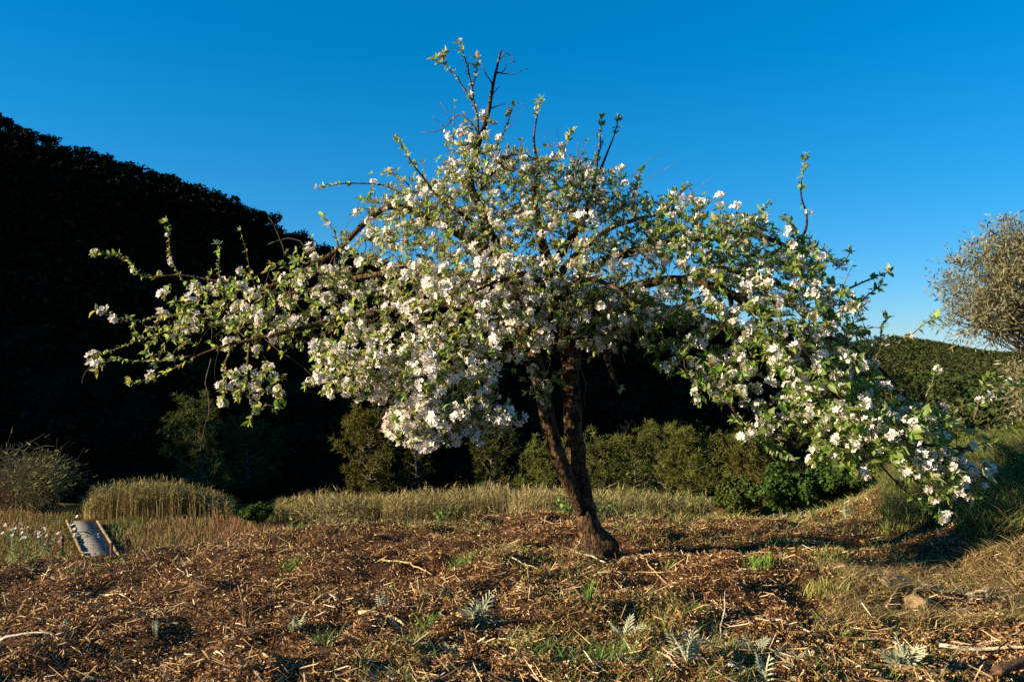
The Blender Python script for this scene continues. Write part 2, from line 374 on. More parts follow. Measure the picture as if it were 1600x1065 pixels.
# thin shoots drawn from the photograph: (points..., leafy?)
shoots = [
    (PL((748, 225, 5.5, 3), (745, 180, 5.45, 2.4), (736, 130, 5.45, 1.8), (727, 95, 5.45, 1.3), (719, 66, 5.45, .8)), 1),
    (PL((742, 165, 5.45, 2), (715, 122, 5.4, 1.4), (697, 105, 5.4, 1.1), (680, 93, 5.4, .8)), 1),
    (PL((738, 140, 5.45, 1.6), (745, 115, 5.45, 1.1), (746, 92, 5.45, .8)), 1),
    (PL((706, 115, 5.4, 1), (695, 95, 5.4, .8), (693, 84, 5.4, .6)), 1),
    (PL((752, 215, 5.5, 2.4), (735, 190, 5.5, 1.8), (716, 180, 5.5, 1.4), (700, 195, 5.5, 1), (680, 205, 5.5, .8), (658, 207, 5.5, .5)), 0),
    (PL((704, 190, 5.5, 1), (697, 175, 5.5, .7), (688, 160, 5.5, .5)), 0),
    (PL((694, 198, 5.5, .8), (684, 190, 5.5, .6), (676, 181, 5.5, .4)), 0),
    (PL((781, 92, 5.5, 1.4), (790, 84, 5.5, 1.1), (798, 88, 5.5, .9), (804, 97, 5.5, .6)), 0),
    (PL((775, 115, 5.5, 1.4), (790, 110, 5.5, 1), (793, 98, 5.5, .8), (806, 97, 5.5, .5)), 0),
    (PL((774, 112, 5.5, 1.3), (795, 117, 5.5, .9), (812, 112, 5.5, .6), (825, 107, 5.5, .4)), 0),
    (PL((764, 170, 5.5, 1.4), (778, 166, 5.5, 1), (790, 163, 5.5, .6)), 0),
    (PL((768, 150, 5.5, 1.2), (780, 136, 5.5, .8)), 0),
    (PL((771, 135, 5.5, 1.8), (760, 118, 5.5, 1.1), (752, 100, 5.5, .6)), 0),
    (PL((775, 235, 5.5, 1.6), (790, 200, 5.5, 1.2), (803, 165, 5.5, .8)), 1),
    (PL((930, 290, 5.7, 2.2), (936, 240, 5.7, 1.5), (940, 185, 5.7, .8)), 1),
    (PL((895, 330, 5.3, 1.8), (900, 270, 5.3, 1.2), (903, 222, 5.3, .6)), 0),
    (PL((980, 330, 5.6, 2), (992, 295, 5.6, 1.3), (1001, 268, 5.6, .8)), 1),
    (PL((1040, 330, 5.5, 2), (1060, 305, 5.5, 1.4), (1076, 290, 5.5, .9)), 1),
    (PL((1150, 370, 5.3, 2.2), (1175, 340, 5.3, 1.5), (1200, 318, 5.3, .9)), 1),
    (PL((1255, 400, 5.2, 2), (1290, 390, 5.2, 1.5), (1310, 420, 5.2, 1.2), (1328, 395, 5.2, .8)), 1),
    (PL((1330, 480, 5.0, 2), (1360, 460, 5.0, 1.4), (1375, 445, 5.0, .9)), 1),
    (PL((1350, 560, 4.65, 2.2), (1375, 535, 4.65, 1.7), (1420, 525, 4.65, 1.2), (1445, 505, 4.65, 1), (1462, 498, 4.65, .8)), 1),
    (PL((1360, 560, 4.65, 2), (1372, 530, 4.65, 1.4), (1384, 498, 4.65, .8)), 1),
    (PL((1440, 640, 4.55, 2), (1455, 600, 4.55, 1.4), (1462, 575, 4.55, .8)), 1),
    (PL((1520, 660, 4.4, 1.8), (1530, 620, 4.4, 1.2), (1545, 590, 4.4, .8)), 1),
    (PL((290, 445, 5.9, 1.8), (270, 410, 5.9, 1.4), (264, 375, 5.9, 1.1), (262, 345, 5.9, .8)), 1),
    (PL((350, 470, 5.5, 1.5), (343, 420, 5.5, 1.1), (343, 382, 5.5, .8)), 1),
    (PL((310, 490, 5.5, 1.7), (255, 495, 5.5, 1.3), (200, 500, 5.5, 1), (150, 485, 5.5, .7)), 1),
    (PL((300, 510, 5.3, 1.5), (255, 520, 5.3, 1.1), (205, 535, 5.3, .9), (165, 552, 5.3, .7), (150, 560, 5.3, .5)), 1),
    (PL((300, 555, 5.2, 1.4), (240, 565, 5.2, 1), (180, 560, 5.2, .7), (152, 575, 5.2, .5)), 1),
    (PL((165, 560, 5.3, .8), (140, 575, 5.3, .6), (128, 592, 5.3, .45), (130, 600, 5.3, .4)), 0),
    (PL((330, 560, 5.2, 1.4), (322, 600, 5.2, 1), (326, 640, 5.2, .8), (315, 690, 5.2, .5)), 0),
    (PL((490, 410, 5.5, 1.6), (470, 378, 5.5, 1.1), (445, 372, 5.5, .9), (418, 382, 5.5, .6)), 0),
    (PL((445, 400, 5.5, 1.2), (437, 370, 5.5, .8), (420, 340, 5.5, .5)), 0),
    (PL((530, 388, 5.5, 1.8), (520, 360, 5.5, 1.2), (506, 338, 5.5, .7)), 1),
    (PL((560, 352, 5.55, 1.3), (572, 385, 5.55, .9), (566, 405, 5.55, .6)), 0),
    (PL((585, 334, 5.55, 1.2), (580, 322, 5.55, .9), (574, 310, 5.55, .7)), 1),
    (PL((640, 290, 6.6, 1.6), (620, 275, 6.6, 1.1), (603, 268, 6.6, .8)), 1),
    (PL((390, 530, 5.2, 1.8), (385, 590, 5.15, 1.4), (395, 640, 5.1, 1), (390, 658, 5.1, .7)), 1),
    (PL((360, 540, 5.2, 1.6), (350, 590, 5.1, 1.1), (352, 622, 5.1, .7)), 1),
    (PL((905, 560, 5.3, 1.6), (880, 575, 5.1, 1.2), (862, 590, 5.0, .9), (855, 628, 5.0, .7)), 1),
    (PL((720, 600, 4.75, 2), (760, 640, 4.75, 1.5), (800, 670, 4.75, .9)), 1),
    (PL((1180, 560, 4.8, 2), (1130, 590, 4.75, 1.4), (1090, 605, 4.75, .9)), 1),
    (PL((1080, 450, 5.1, 2), (1060, 510, 5.0, 1.6), (1055, 560, 5.0, 1.0)), 1),
    (PL((995, 480, 5.2, 1.8), (1030, 490, 5.1, 1.4), (1050, 520, 5.05, 1)), 0),
    (PL((905, 570, 5.65, 1.2), (915, 600, 5.6, .9), (912, 640, 5.6, .5)), 0),
    (PL((908, 650, 5.5, 1.3), (907, 690, 5.5, 1), (908, 640, 5.48, .7), (907, 620, 5.48, .5)), 0),
]
# crown volume: (px, py, rx, ry, depth, rdepth, weight, flower share, leaf size)
blobs = [
    (650, 320, 65, 40, 5.6, .5, 70, .4, .036), (610, 385, 80, 50, 5.5, .5, 90, .4, .038), (760, 270, 75, 45, 5.5, .5, 80, .45, .036),
    (850, 265, 80, 40, 5.5, .5, 70, .45, .036), (745, 215, 40, 35, 5.5, .25, 26, .4, .034), (950, 300, 60, 40, 5.6, .5, 60, .45, .038),
    (470, 430, 90, 40, 5.5, .5, 60, .25, .036), (1060, 340, 70, 40, 5.4, .5, 60, .45, .045),
    (740, 250, 60, 45, 5.5, .35, 60, .45, .040),
    (800, 320, 130, 70, 5.55, .7, 230, .50, .040),
    (700, 330, 90, 60, 5.6, .7, 130, .45, .040),
    (900, 310, 100, 60, 5.7, .7, 150, .50, .040),
    (850, 410, 190, 80, 5.3, .9, 330, .55, .042),
    (680, 410, 120, 70, 5.4, .8, 190, .45, .042),
    (720, 500, 150, 80, 5.1, .7, 260, .60, .045),
    (880, 490, 130, 60, 5.3, .8, 190, .60, .045),
    (690, 590, 110, 70, 4.8, .35, 210, .72, .045),
    (665, 665, 60, 35, 4.72, .2, 75, .85, .042),
    (745, 650, 60, 35, 4.75, .22, 55, .75, .046),
    (560, 570, 80, 55, 4.9, .4, 130, .68, .045),
    (520, 480, 110, 65, 5.4, .6, 150, .32, .040),
    (420, 490, 100, 65, 5.5, .6, 120, .30, .040),
    (330, 490, 90, 60, 5.6, .5, 85, .28, .042),
    (400, 600, 60, 45, 5.15, .25, 40, .55, .045),
    (250, 520, 60, 60, 5.5, .3, 20, .1, .045),
    (600, 330, 55, 45, 6.0, .5, 30, .4, .038),
    (1000, 360, 80, 60, 5.6, .6, 110, .45, .045),
    (1090, 380, 90, 65, 5.3, .6, 150, .48, .052),
    (1180, 390, 90, 60, 5.2, .45, 130, .45, .055),
    (1130, 470, 100, 55, 5.0, .5, 120, .5, .055),
    (1250, 440, 70, 60, 5.0, .4, 90, .45, .055),
    (1220, 530, 90, 60, 4.8, .35, 115, .5, .055),
    (1300, 510, 60, 70, 4.8, .3, 80, .5, .055),
    (1290, 600, 80, 60, 4.65, .3, 110, .5, .055),
    (1350, 660, 90, 55, 4.55, .3, 110, .48, .055),
    (1430, 690, 80, 50, 4.45, .25, 80, .45, .058),
    (1480, 740, 65, 40, 4.45, .22, 40, .55, .055),
    (1330, 710, 60, 35, 4.55, .2, 45, .5, .055),
    (1130, 590, 55, 45, 4.8, .25, 40, .5, .055),
    (1200, 660, 70, 40, 4.72, .2, 34, .4, .055),
    (848, 585, 40, 40, 5.15, .12, 14, .6, .045),
    (1040, 515, 50, 60, 5.1, .3, 42, .4, .05), (975, 480, 70, 45, 5.25, .4, 50, .5, .046), (1085, 560, 45, 50, 4.95, .25, 30, .4, .052), (940, 530, 45, 40, 5.3, .3, 16, .4, .045),
    (1010, 480, 70, 40, 5.2, .35, 45, .4, .048),
]

nodes = []; parent = []; base_r = []; chains = []
def add_chain(pl, kind, attach=True):
    """register a resampled polyline as skeleton; returns node indices"""
    s = spline(pl, .05)
    k = len(s)
    if kind in ('limb', 'shoot'):
        w = np.linspace(0, 1, k); amp = .012 if kind == 'limb' else .006
        for ax in range(3):
            ph = rng.uniform(0, 6.28, 2)
            s[:, ax] += amp * (np.sin(w * 9 + ph[0]) + .6 * np.sin(w * 23 + ph[1])) * np.sin(np.pi * w)
    idx0 = len(nodes)
    for i in range(k):
        nodes.append(s[i, :3]); parent.append(idx0 + i - 1 if i else -1); base_r.append(s[i, 3])
    return s, np.arange(idx0, idx0 + k)

struct = []
stem_pl[8:, 3] *= np.linspace(1, .72, len(stem_pl) - 8)
for pl in (trunk_pl, stem_pl):
    struct.append(('trunk', *add_chain(pl, 'trunk')))
for pl in limbs_pl:
    pl[:, 3] *= np.interp(pl[:, 3] * F / pl[:, 1], [0, 3, 8, 14], [.62, .66, .82, .95])
    struct.append(('limb', *add_chain(pl, 'limb')))
shoot_rec = []
for pl, leafy in shoots:
    pl[:, 3] *= .8
    s, idx = add_chain(pl, 'shoot'); shoot_rec.append((s, idx, leafy))

# blossoming tips spread through the crown volume, joined to the nearest wood
tips = []
for (px, py, bx, by, d, rd, w, ff, ls) in blobs:
    n = int(w * (1.45 if px < 980 else 1.5))
    q = rand_dirs(n) * (rng.random(n) ** (1 / 2.6))[:, None]
    for a in q:
        if a[1] > .15 and rng.random() < .4: continue          # the far side carries less bloom
        dd = d + a[1] * rd
        tips.append(np.append(P(px + a[0] * bx * 1.04, py + a[2] * by * 1.04, dd), (ff, ls)))
tips = np.array(tips)
NP = np.array(nodes); NPAR = list(parent)
trunk_ids = set(np.concatenate([struct[0][2][:int(len(struct[0][2]) * .62)], struct[1][2][:int(len(struct[1][2]) * .5)]]))
ok_mask = np.ones(len(NP), bool); ok_mask[list(trunk_ids)] = False
cap = 120000
BUF = np.zeros((cap, 3)); BUF[:len(NP)] = NP; TAN = np.zeros((cap, 3)); OK = np.zeros(cap, bool); OK[:len(NP)] = ok_mask
TAN[:len(NP)] = np.gradient(NP, axis=0)
nn = len(NP)
d0 = np.array([np.min(np.sum((NP[ok_mask] - t[:3]) ** 2, 1)) for t in tips])
twig_chains = []; sites = []       # site: pos, dir, ff, leafsize, is_tip
for ti in np.argsort(d0):
    t = tips[ti]
    dv = t[:3] - BUF[:nn]
    dist = np.sqrt(np.sum(dv ** 2, 1))
    tn = TAN[:nn] / (np.linalg.norm(TAN[:nn], axis=1)[:, None] + 1e-9)
    cosang = np.sum(dv * tn, 1) / (dist + 1e-9)
    cost = dist * (1.25 - .35 * cosang) + np.where(OK[:nn], 0, 9)
    b = int(np.argmin(cost)); p0 = BUF[b]; p1 = t[:3]
    ln = np.linalg.norm(p1 - p0)
    if ln < .02: continue
    ctrl = p0 + tn[b] * ln * .25 + (p1 - p0) * .3 + np.array([0, 0, .10 * ln * rng.choice([1, 1, 1, -.6])]) + rng.normal(size=3) * .06 * ln
    k = max(3, int(ln / .06) + 1)
    u = np.linspace(0, 1, k)[:, None]
    path = (1 - u) ** 2 * p0 + 2 * u * (1 - u) * ctrl + u ** 2 * p1
    path[1:-1] += rng.normal(size=(k - 2, 3)) * .006
    twig_chains.append((path, ln))
    tg = np.gradient(path, axis=0)
    m = k - 1
    BUF[nn:nn + m] = path[1:]; TAN[nn:nn + m] = tg[1:]; OK[nn:nn + m] = True; nn += m
    sites.append((path[-1], tg[-1], t[3], t[4], 1))
    for j in range(1, k - 1):
        if rng.random() < .36: sites.append((path[j], tg[j], t[3] * .75, t[4] * .85, 0))
for s, idx, leafy in shoot_rec:
    tg = np.gradient(s[:, :3], axis=0)
    if leafy:
        sites.append((s[-1, :3], tg[-1], .4, .056, 1)); sites.append((s[-2, :3], tg[-1], .3, .046, 1))
        for j in range(1, len(s) - 1):
            for q in range(2): sites.append((s[j, :3] + tg[j] * q * .5, tg[j], .16, .036 if s[j, 0] < 1.2 else .048, 0))
# upright young shoots breaking the outline
for q in range(150):
    b = rng.integers(len(NP), nn); p0 = BUF[b]
    if p0[2] < 1.75 + .25 * rng.random() and p0[0] < 1.2: continue
    if p0[0] > 1.2 and p0[2] < 1.2: continue
    ln = rng.uniform(.10, .34); k = max(4, int(ln / .04)); u = np.linspace(0, 1, k)[:, None]
    dr = np.array([rng.normal() * .28, rng.normal() * .25, 1.0]); sd = np.array([rng.normal(), rng.normal(), 0]) * .12
    path = p0 + dr * ln * u + sd * ln * u ** 2
    twig_chains.append((path, ln * .5)); tg = np.gradient(path, axis=0)
    for j in range(1, k): sites.append((path[j], tg[j], .22, .030, int(j == k - 1)))
# leaves along the thin ends of the limbs too
for kind, s, idx in struct[2:]:
    tg = np.gradient(s[:, :3], axis=0)
    for j in range(len(s)):
        if s[j, 3] < .0125 and rng.random() < (.75 if s[j, 3] < .006 else .4): sites.append((s[j, :3], tg[j], .35, .045, 0))
        if s[j, 3] < .0055:
            for q in range(2): sites.append((s[j, :3] + tg[j] * rng.random(), tg[j], .12, .055, 0))
    if s[-1, 3] < .008: sites.append((s[-1, :3], tg[-1], .3, .05, 1))

tree = link('apple_tree', None, label='gnarled apple tree in full white blossom standing in the mulched field', cat='tree', loc=tuple(P(932, 858, 5.6)))
tree.empty_display_size = .3
# --- trunk with burl and bark relief
def woody(pts, rad, n, amp, seed, burls=()):
    g = Geo(); tube(g, pts, rad, n, cap=True)
    V, T, Q, C = g.arr(); k = len(pts)
    c = np.repeat(pts, n, 0); W = V[:k * n]; r = W - c; a = np.tile(np.arange(n), k); h = np.repeat(np.arange(k), n)
    nz = (vnoise(a * 1.0, h * .35, seed, .9) + .6 * vnoise(a * 1.0, h * 1.0, seed + 3, 1.7)) 
    # keep the seam closed
    W = c + r * (1 + amp * nz * (1 - np.abs(a / (n - 1.) - .5) ** 6 * 40).clip(0, 1))[:, None]
    for (bp, br, bh) in burls:
        dist = np.linalg.norm(W - bp, axis=1)
        dr = r / np.linalg.norm(r, axis=1)[:, None]
        W = W + dr * (bh * np.exp(-(dist / br) ** 2))[:, None]
    g2 = Geo(); g2.add(np.vstack([W, V[k * n:]]), T, Q)
    return g2
tp = spline(trunk_pl, .018); gz = ground(tp[0, 0], tp[0, 1])
tp[0, 2] = min(tp[0, 2], gz - .08)
wb = [(P(962, 846, 5.55), .075, .065), (P(910, 866, 5.5), .06, .03), (P(935, 870, 5.45), .07, .03), (P(908, 700, 5.58), .06, .02), (P(870, 600, 5.6), .05, .018), (P(905, 560, 5.6), .06, .02)]
trunk = link('trunk', woody(tp[:, :3], tp[:, 3], 26, .10, 3, wb).mesh('trunk', M['bark'], True), tree)
sp = spline(stem_pl, .018)
link('stem', woody(sp[:, :3], sp[:, 3], 20, .11, 11, [(P(868, 707, 5.4), .04, .014), (P(842, 590, 5.4), .05, .014)]).mesh('stem', M['bark'], True), tree)
for q, (kind, s, idx) in enumerate(struct[2:]):
    keep = np.unique(np.append(np.arange(0, len(s), 2), len(s) - 1))
    st = spline(s[keep], .03)
    link('limb', woody(st[:, :3], st[:, 3], 12, .12, 20 + q).mesh('limb', M['bark'], True), tree)
# sawn-off knot where a limb was cut
g = Geo(); kp = P(880, 690, 5.5)
g_tw = Geo()
for path, ln in twig_chains:
    r0 = .0022 + .0042 * min(ln, .5)
    tube(g_tw, path, np.linspace(r0 + .001, .0014, len(path)), 4, np.array([1, 1, 1]) * rng.uniform(.7, 1.4), cap=False)
for s, idx, leafy in shoot_rec:
    tube(g_tw, s[:, :3], np.maximum(s[:, 3], .0016), 6, np.array([1, 1, 1]) * rng.uniform(.8, 1.2))
# bare whips and hanging dead twigs inside the crown
cand = BUF[len(NP):nn]
for q in range(420):
    p0 = cand[rng.integers(len(cand))]
    if p0[2] < 1.4 + .2 * rng.random(): continue
    left = p0[0] < -.7
    ln = rng.uniform(.10, .34) * (1.25 if left else 1)
    dr = rng.normal(size=3) * np.array([1, .7, .5]); dr[2] += -.75 if rng.random() < .6 else .6; dr /= np.linalg.norm(dr)
    u = np.linspace(0, 1, 7)[:, None]
    path = p0 + dr * ln * u + np.array([0, 0, -.35 * ln]) * u ** 2 + rng.normal(size=3) * .2 * ln * u ** 2
    path[1:] += np.cumsum(np.cumsum(rng.normal(size=(6, 3)) * .007, 0), 0)
    tube(g_tw, path, np.linspace(.0022, .0010, 7), 4, np.array([1.0, .95, .9]) * rng.uniform(.6, 1.7), cap=False)
link('twigs', g_tw.mesh('twigs', M['twig'], True), tree, kind='stuff')

# --- leaf and blossom prototypes
def leaf_proto(fold=.35, droop=.3, wid=.30, st=(0, .2, .58, 1)):
    g = Geo(); V = []; T = []; Q = []
    for t in st:
        w = wid * (math.sin(math.pi * t ** .75) ** .8 if 0 < t < 1 else 0)
        z = -droop * t * t
        V += [(-w, t, z + fold * w), (0, t, z), (w, t, z + fold * w)]
    for i in range(len(st) - 1):
        a = 3 * i
        Q += [(a, a + 1, a + 4, a + 3), (a + 1, a + 2, a + 5, a + 4)]
    g.add(V, T, Q); return g
leaf_v = [leaf_proto(.5, .35, .24), leaf_proto(.25, .15, .30), leaf_proto(.8, .45, .22), leaf_proto(.35, -.15, .27)]

def flower(g, c, nrm, r, tint):
    """five cupped petals and a yellow heart"""
    R = frames(np.array([nrm]))[0]
    V = []; T = []; Cc = []
    a0 = rng.uniform(0, 6.28); cup = rng.uniform(.15, .75)
    for k in range(5):
        a = a0 + k * 2 * np.pi / 5 + rng.normal() * .08
        ca, sa = math.cos(a), math.sin(a)
        rl = r * rng.uniform(.88, 1.1); w = .40 * rl
        loc = [(.12, 0, 0), (.62, -.95, .36), (.6, 0, .2), (.62, .95, .36), (1.0, -.4, .62), (1.0, .4, .62)]
        b = len(V)
        for (rad, side, z) in loc:
            x = rad * rl; y = side * w
            V.append((ca * x - sa * y, sa * x + ca * y, z * cup * rl + rng.normal() * .04 * rl))
            Cc.append(tint * rng.uniform(.94, 1.0) * (np.array([1, .97, .96]) if rad > .3 else np.array([.95, 1.0, .8])))
        T += [(b, b + 2, b + 1), (b, b + 3, b + 2), (b + 1, b + 2, b + 4), (b + 2, b + 3, b + 5), (b + 2, b + 5, b + 4)]
    b = len(V); V.append((0, 0, .30 * r)); Cc.append(np.array([.95, .85, .35]))
    for k in range(5):
        a = k * 2 * np.pi / 5; V.append((math.cos(a) * .2 * r, math.sin(a) * .2 * r, .1 * r)); Cc.append(np.array([.75, .72, .3]))
    T += [(b, b + 1 + k, b + 1 + (k + 1) % 5) for k in range(5)]
    g.add(np.array(V) @ R.T + c, T, None, np.array(Cc))
def bud(g, c, d, r):
    R = frames(np.array([d]))[0]
    V = np.array([(0, 0, -1.1), (1, 0, 0), (0, 1, 0), (-1, 0, 0), (0, -1, 0), (0, 0, 1.3)]) * r
    T = [(0, 2, 1), (0, 3, 2), (0, 4, 3), (0, 1, 4), (5, 1, 2), (5, 2, 3), (5, 3, 4), (5, 4, 1)]
    g.add(V @ R.T + c, T, None, np.array([1, .72, .72]) * rng.uniform(.8, 1))
def cluster_proto(nf, nb, rad, fr):
    g = Geo()
    for k in range(nf + nb):
        d = rand_dirs(1)[0]; d[2] = abs(d[2]) * .9 + .05; d /= np.linalg.norm(d)
        c = d * rad * rng.uniform(.75, 1.15) + np.array([0, 0, .012])
        tube(g, np.array([(0, 0, 0), c]), .0011, 3, (.35, .42, .12), cap=False)
        if k < nf: flower(g, c, d * .8 + rng.normal(size=3) * .3, fr * rng.uniform(.85, 1.12), np.array([1, 1, 1]) if rng.random() < .7 else np.array([1, .93, .93]))
        else: bud(g, c, d, .007)
    return g
clus = [cluster_proto(6, 1, .040, .0265), cluster_proto(7, 0, .043, .027), cluster_proto(8, 1, .047, .0265), cluster_proto(5, 2, .037, .026),
        cluster_proto(7, 1, .042, .0275), cluster_proto(3, 3, .034, .025), cluster_proto(9, 0, .050, .027), cluster_proto(2, 4, .030, .024)]

fl_pos = [[] for _ in clus]; fl_dir = [[] for _ in clus]; fl_sc = [[] for _ in clus]
lf = []                                            # pos, dir, size, colour
cc = np.array([0.15, 5.5, 1.75])
for (p, tg, ff, ls, tip) in sites:
    d = tg / (np.linalg.norm(tg) + 1e-9)
    out = (p - cc) / (np.linalg.norm(p - cc) + 1e-9)
    d = d * (.7 if tip else .25) + out * .35 + np.array([0, 0, .38 if tip else .25]) + rng.normal(size=3) * .35
    d += .28 * np.array(L)
    d /= np.linalg.norm(d)
    isf = rng.random() < ff * (.88 if tip else .62) * (.60 if p[2] > 1.95 else (.56 if p[0] < -1.5 else (.74 if p[0] < .8 else .92)))
    if isf:
        v = rng.integers(len(clus)) if tip else rng.choice([0, 3, 5, 7, 4])
        fl_pos[v].append(p + d * .01); fl_dir[v].append(d); fl_sc[v].append(rng.uniform(.55, 1.0) * (.76 if p[2] > 1.95 else (.97 if p[0] < .8 else .86)))
    nl = rng.integers(4, 8) if tip else rng.integers(2, 4)
    R = frames(np.array([d]))[0]
    a0 = rng.uniform(0, 6.28)
    for k in range(nl):
        a = a0 + k * 2.4 + rng.normal() * .3
        spread = rng.uniform(.35, 1.15) if not isf else rng.uniform(.7, 1.35)
        dd = R @ np.array([math.cos(a) * math.sin(spread), math.sin(a) * math.sin(spread), math.cos(spread)])
        dd[2] -= .15
        size = ls * rng.uniform(.5, 1.3) * (.92 if tip else .72)
        lf.append((p + R @ np.array([math.cos(a), math.sin(a), 0]) * .004, dd, size, d))
LP = np.array([l[0] for l in lf]); LD = np.array([l[1] for l in lf]); LS = np.array([l[2] for l in lf]); LU = np.array([l[3] for l in lf])
LD /= np.linalg.norm(LD, axis=1)[:, None]
# leaf frame: +Y along the leaf, +Z roughly towards the shoot axis (upper side faces inwards/up)
up = LU * .6 + np.array([0, 0, .55]) + rng.normal(size=LU.shape) * .45
Xv = np.cross(LD, up); Xv /= np.linalg.norm(Xv, axis=1)[:, None] + 1e-9
Zv = np.cross(Xv, LD)
LR = np.stack([Xv, LD, Zv], -1)
lv = rng.integers(0, len(leaf_v), len(LP))
lc = np.stack([rng.uniform(.75, 1.35, len(LP)), rng.uniform(.8, 1.25, len(LP)), rng.uniform(.6, 1.5, len(LP))], -1)
rt = LP[:, 0] > .9
lc[rt] *= np.array([.86, .98, .75]); LS[rt] *= .98
brown = rng.random(len(LP)) < .006
lc[brown] = np.array([1.3, .45, .6])
# the 300 leaves that show largest become parts of their own
score = LS / LP[:, 1] * np.where(np.linalg.norm((LP - cc) / np.array([2.2, 1, 1]), axis=1) > .9, 1.25, 1)
big = np.argsort(-score)[:300]; isbig = np.zeros(len(LP), bool); isbig[big] = True
leaf_me = [lp.mesh('leaf', M['leaf'], True) for lp in leaf_v]
def place(o, R, t, s):
    m = np.eye(4); m[:3, :3] = R * s; m[:3, 3] = t; o.matrix_basis = Matrix(m.tolist()); o.matrix_parent_inverse = Matrix.Translation(-o.parent.location)
for q in big:
    o = bpy.data.objects.new('leaf', leaf_me[lv[q]]); COL.objects.link(o); o.parent = tree
    place(o, LR[q], LP[q], LS[q] * 1.25)
g = Geo()
for v in range(len(leaf_v)):
    s = (lv == v) & ~isbig
    g.add_many(leaf_v[v], LR[s] * LS[s][:, None, None], LP[s], lc[s])
link('foliage', g.mesh('foliage', M['leaf'], True), tree, kind='stuff')
# blossom clusters: 300 nearest as parts, the rest as one part
allf = [(v, k) for v in range(len(clus)) for k in range(len(fl_pos[v]))]
allf.sort(key=lambda a: fl_pos[a[0]][a[1]][1] - .25 * fl_sc[a[0]][a[1]])
near = set(allf[:300])
clus_me = [c.mesh('blossom_cluster', M['petal'], False) for c in clus]
g = Geo()
for v in range(len(clus)):
    if not fl_pos[v]: continue
    Rv = frames(np.array(fl_dir[v])); tv = np.array(fl_pos[v]); sv = np.array(fl_sc[v])
    rest = np.array([(v, k) not in near for k in range(len(tv))])
    tint = np.ones((len(tv), 3)) * rng.uniform(.93, 1.0, (len(tv), 1))
    g.add_many(clus[v], (Rv * sv[:, None, None])[rest], tv[rest], tint[rest])
    for k in np.where(~rest)[0]:
        o = bpy.data.objects.new('blossom_cluster', clus_me[v]); COL.objects.link(o); o.parent = tree
        place(o, Rv[k], tv[k], sv[k])
link('blossom', g.mesh('blossom', M['petal'], False), tree, kind='stuff')
print('TREE tips', len(tips), 'sites', len(sites), 'leaves', len(LP), 'clusters', len(allf), 'nodes', nn)
# ------------------------------------------------------------------ woods on the hills
def rotz(a, s=1.0):
    a = np.asarray(a, float); c, sn = np.cos(a), np.sin(a); z = np.zeros_like(a); o = np.ones_like(a)
    R = np.stack([np.stack([c, -sn, z], -1), np.stack([sn, c, z], -1), np.stack([z, z, o], -1)], -2)
    return R * np.asarray(s, float)[..., None, None] if np.ndim(s) else R * s

def leaf_cloud(g, blobs, n, size, col=(1, 1, 1), jit=.3, shell=.55, flat=0.0, sides=4):
    """n small leaf-clump faces spread through ellipsoid blobs (cx,cy,cz,rx,ry,rz)"""
    B = np.array(blobs, float); w = B[:, 3] * B[:, 4] * B[:, 5]; w = w ** .7
    pick = rng.choice(len(B), n, p=w / w.sum())
    d = rand_dirs(n); r = shell + (1 - shell) * rng.random(n) ** .6
    r = np.where(rng.random(n) < .25, rng.random(n) ** .5, r) * rng.normal(1, .06, n)
    p = B[pick, :3] + d * r[:, None] * B[pick, 3:6]
    nrm = d * .5 + rng.normal(size=(n, 3)) * .7; nrm[:, 2] += flat
    R = frames(nrm); s = size * rng.uniform(.6, 1.4, n)
    q = Geo()
    if sides == 4: q.add([(-.5, -.28, 0), (.1, -.4, .05), (.55, .05, -.04), (-.05, .42, .05)], Q=[(0, 1, 2, 3)])
    else: q.add([(-.5, -.3, 0), (.5, -.2, .05), (0, .5, -.04)], T=[(0, 1, 2)])
    c = np.array(col) * (1 + jit * rng.normal(size=(n, 1))).clip(.35, 1.8) * (1 + .1 * rng.normal(size=(n, 3)))
    g.add_many(q, R * s[:, None, None], p, c)

def far_tree(h, w, n, size, kind):
    g = Geo()
    bl = []
    for k in range(7 if kind == 'pine' else 5):
        a = rng.uniform(0, 6.28); r = rng.uniform(.1, .34) * w
        bl.append((math.cos(a) * r, math.sin(a) * r, h * rng.uniform(.5, .86), w * rng.uniform(.16, .26), w * rng.uniform(.16, .26), h * rng.uniform(.10, .18)))
    bl.append((0, 0, h * .58, w * .33, w * .33, h * .22))
    leaf_cloud(g, bl, n, size, sides=3, flat=.3)
    return g
def trunk_mesh(h, r, lean=.04):
    g = Geo(); pts = np.array([(0, 0, -.3), (lean * h * .5, 0, h * .4), (lean * h, lean * h * .3, h)])
    tube(g, spline(pts, h / 5), np.linspace(r, r * .4, len(spline(pts, h / 5))), 6); return g
# ridge trees that stand out against the sky: each its own thing
ridge_proto = []
for k in range(6):
    h = rng.uniform(4.2, 5.6)
    ridge_proto.append((far_tree(h, h * rng.uniform(.7, 1.0), 520, .40, 'pine').mesh('crown', M['wood_shade']), trunk_mesh(h * .7, .16).mesh('trunk', M['dark_bark'])))
RLAB = 'dark pine silhouetted on the crest of the shaded left hill'
xs = np.linspace(-143, -34, 84)
for k, x in enumerate(xs):
    x = x + rng.normal() * .9; y = YR - rng.uniform(0, 5)
    s = rng.uniform(.38, .75) * (1.9 if rng.random() < .2 else 1)
    e = link('ridge_pine', None, label=RLAB, cat='tree', group='pines along the crest of the left hill', loc=(x, y, float(Zt(x, y)) - .3))
    e.rotation_euler = (0, 0, rng.uniform(0, 6.28)); e.scale = (s, s, s)
    v = k % 6
    for nm, me in (('crown', ridge_proto[v][0]), ('trunk', ridge_proto[v][1])):
        o = bpy.data.objects.new(nm, me); COL.objects.link(o); o.parent = e
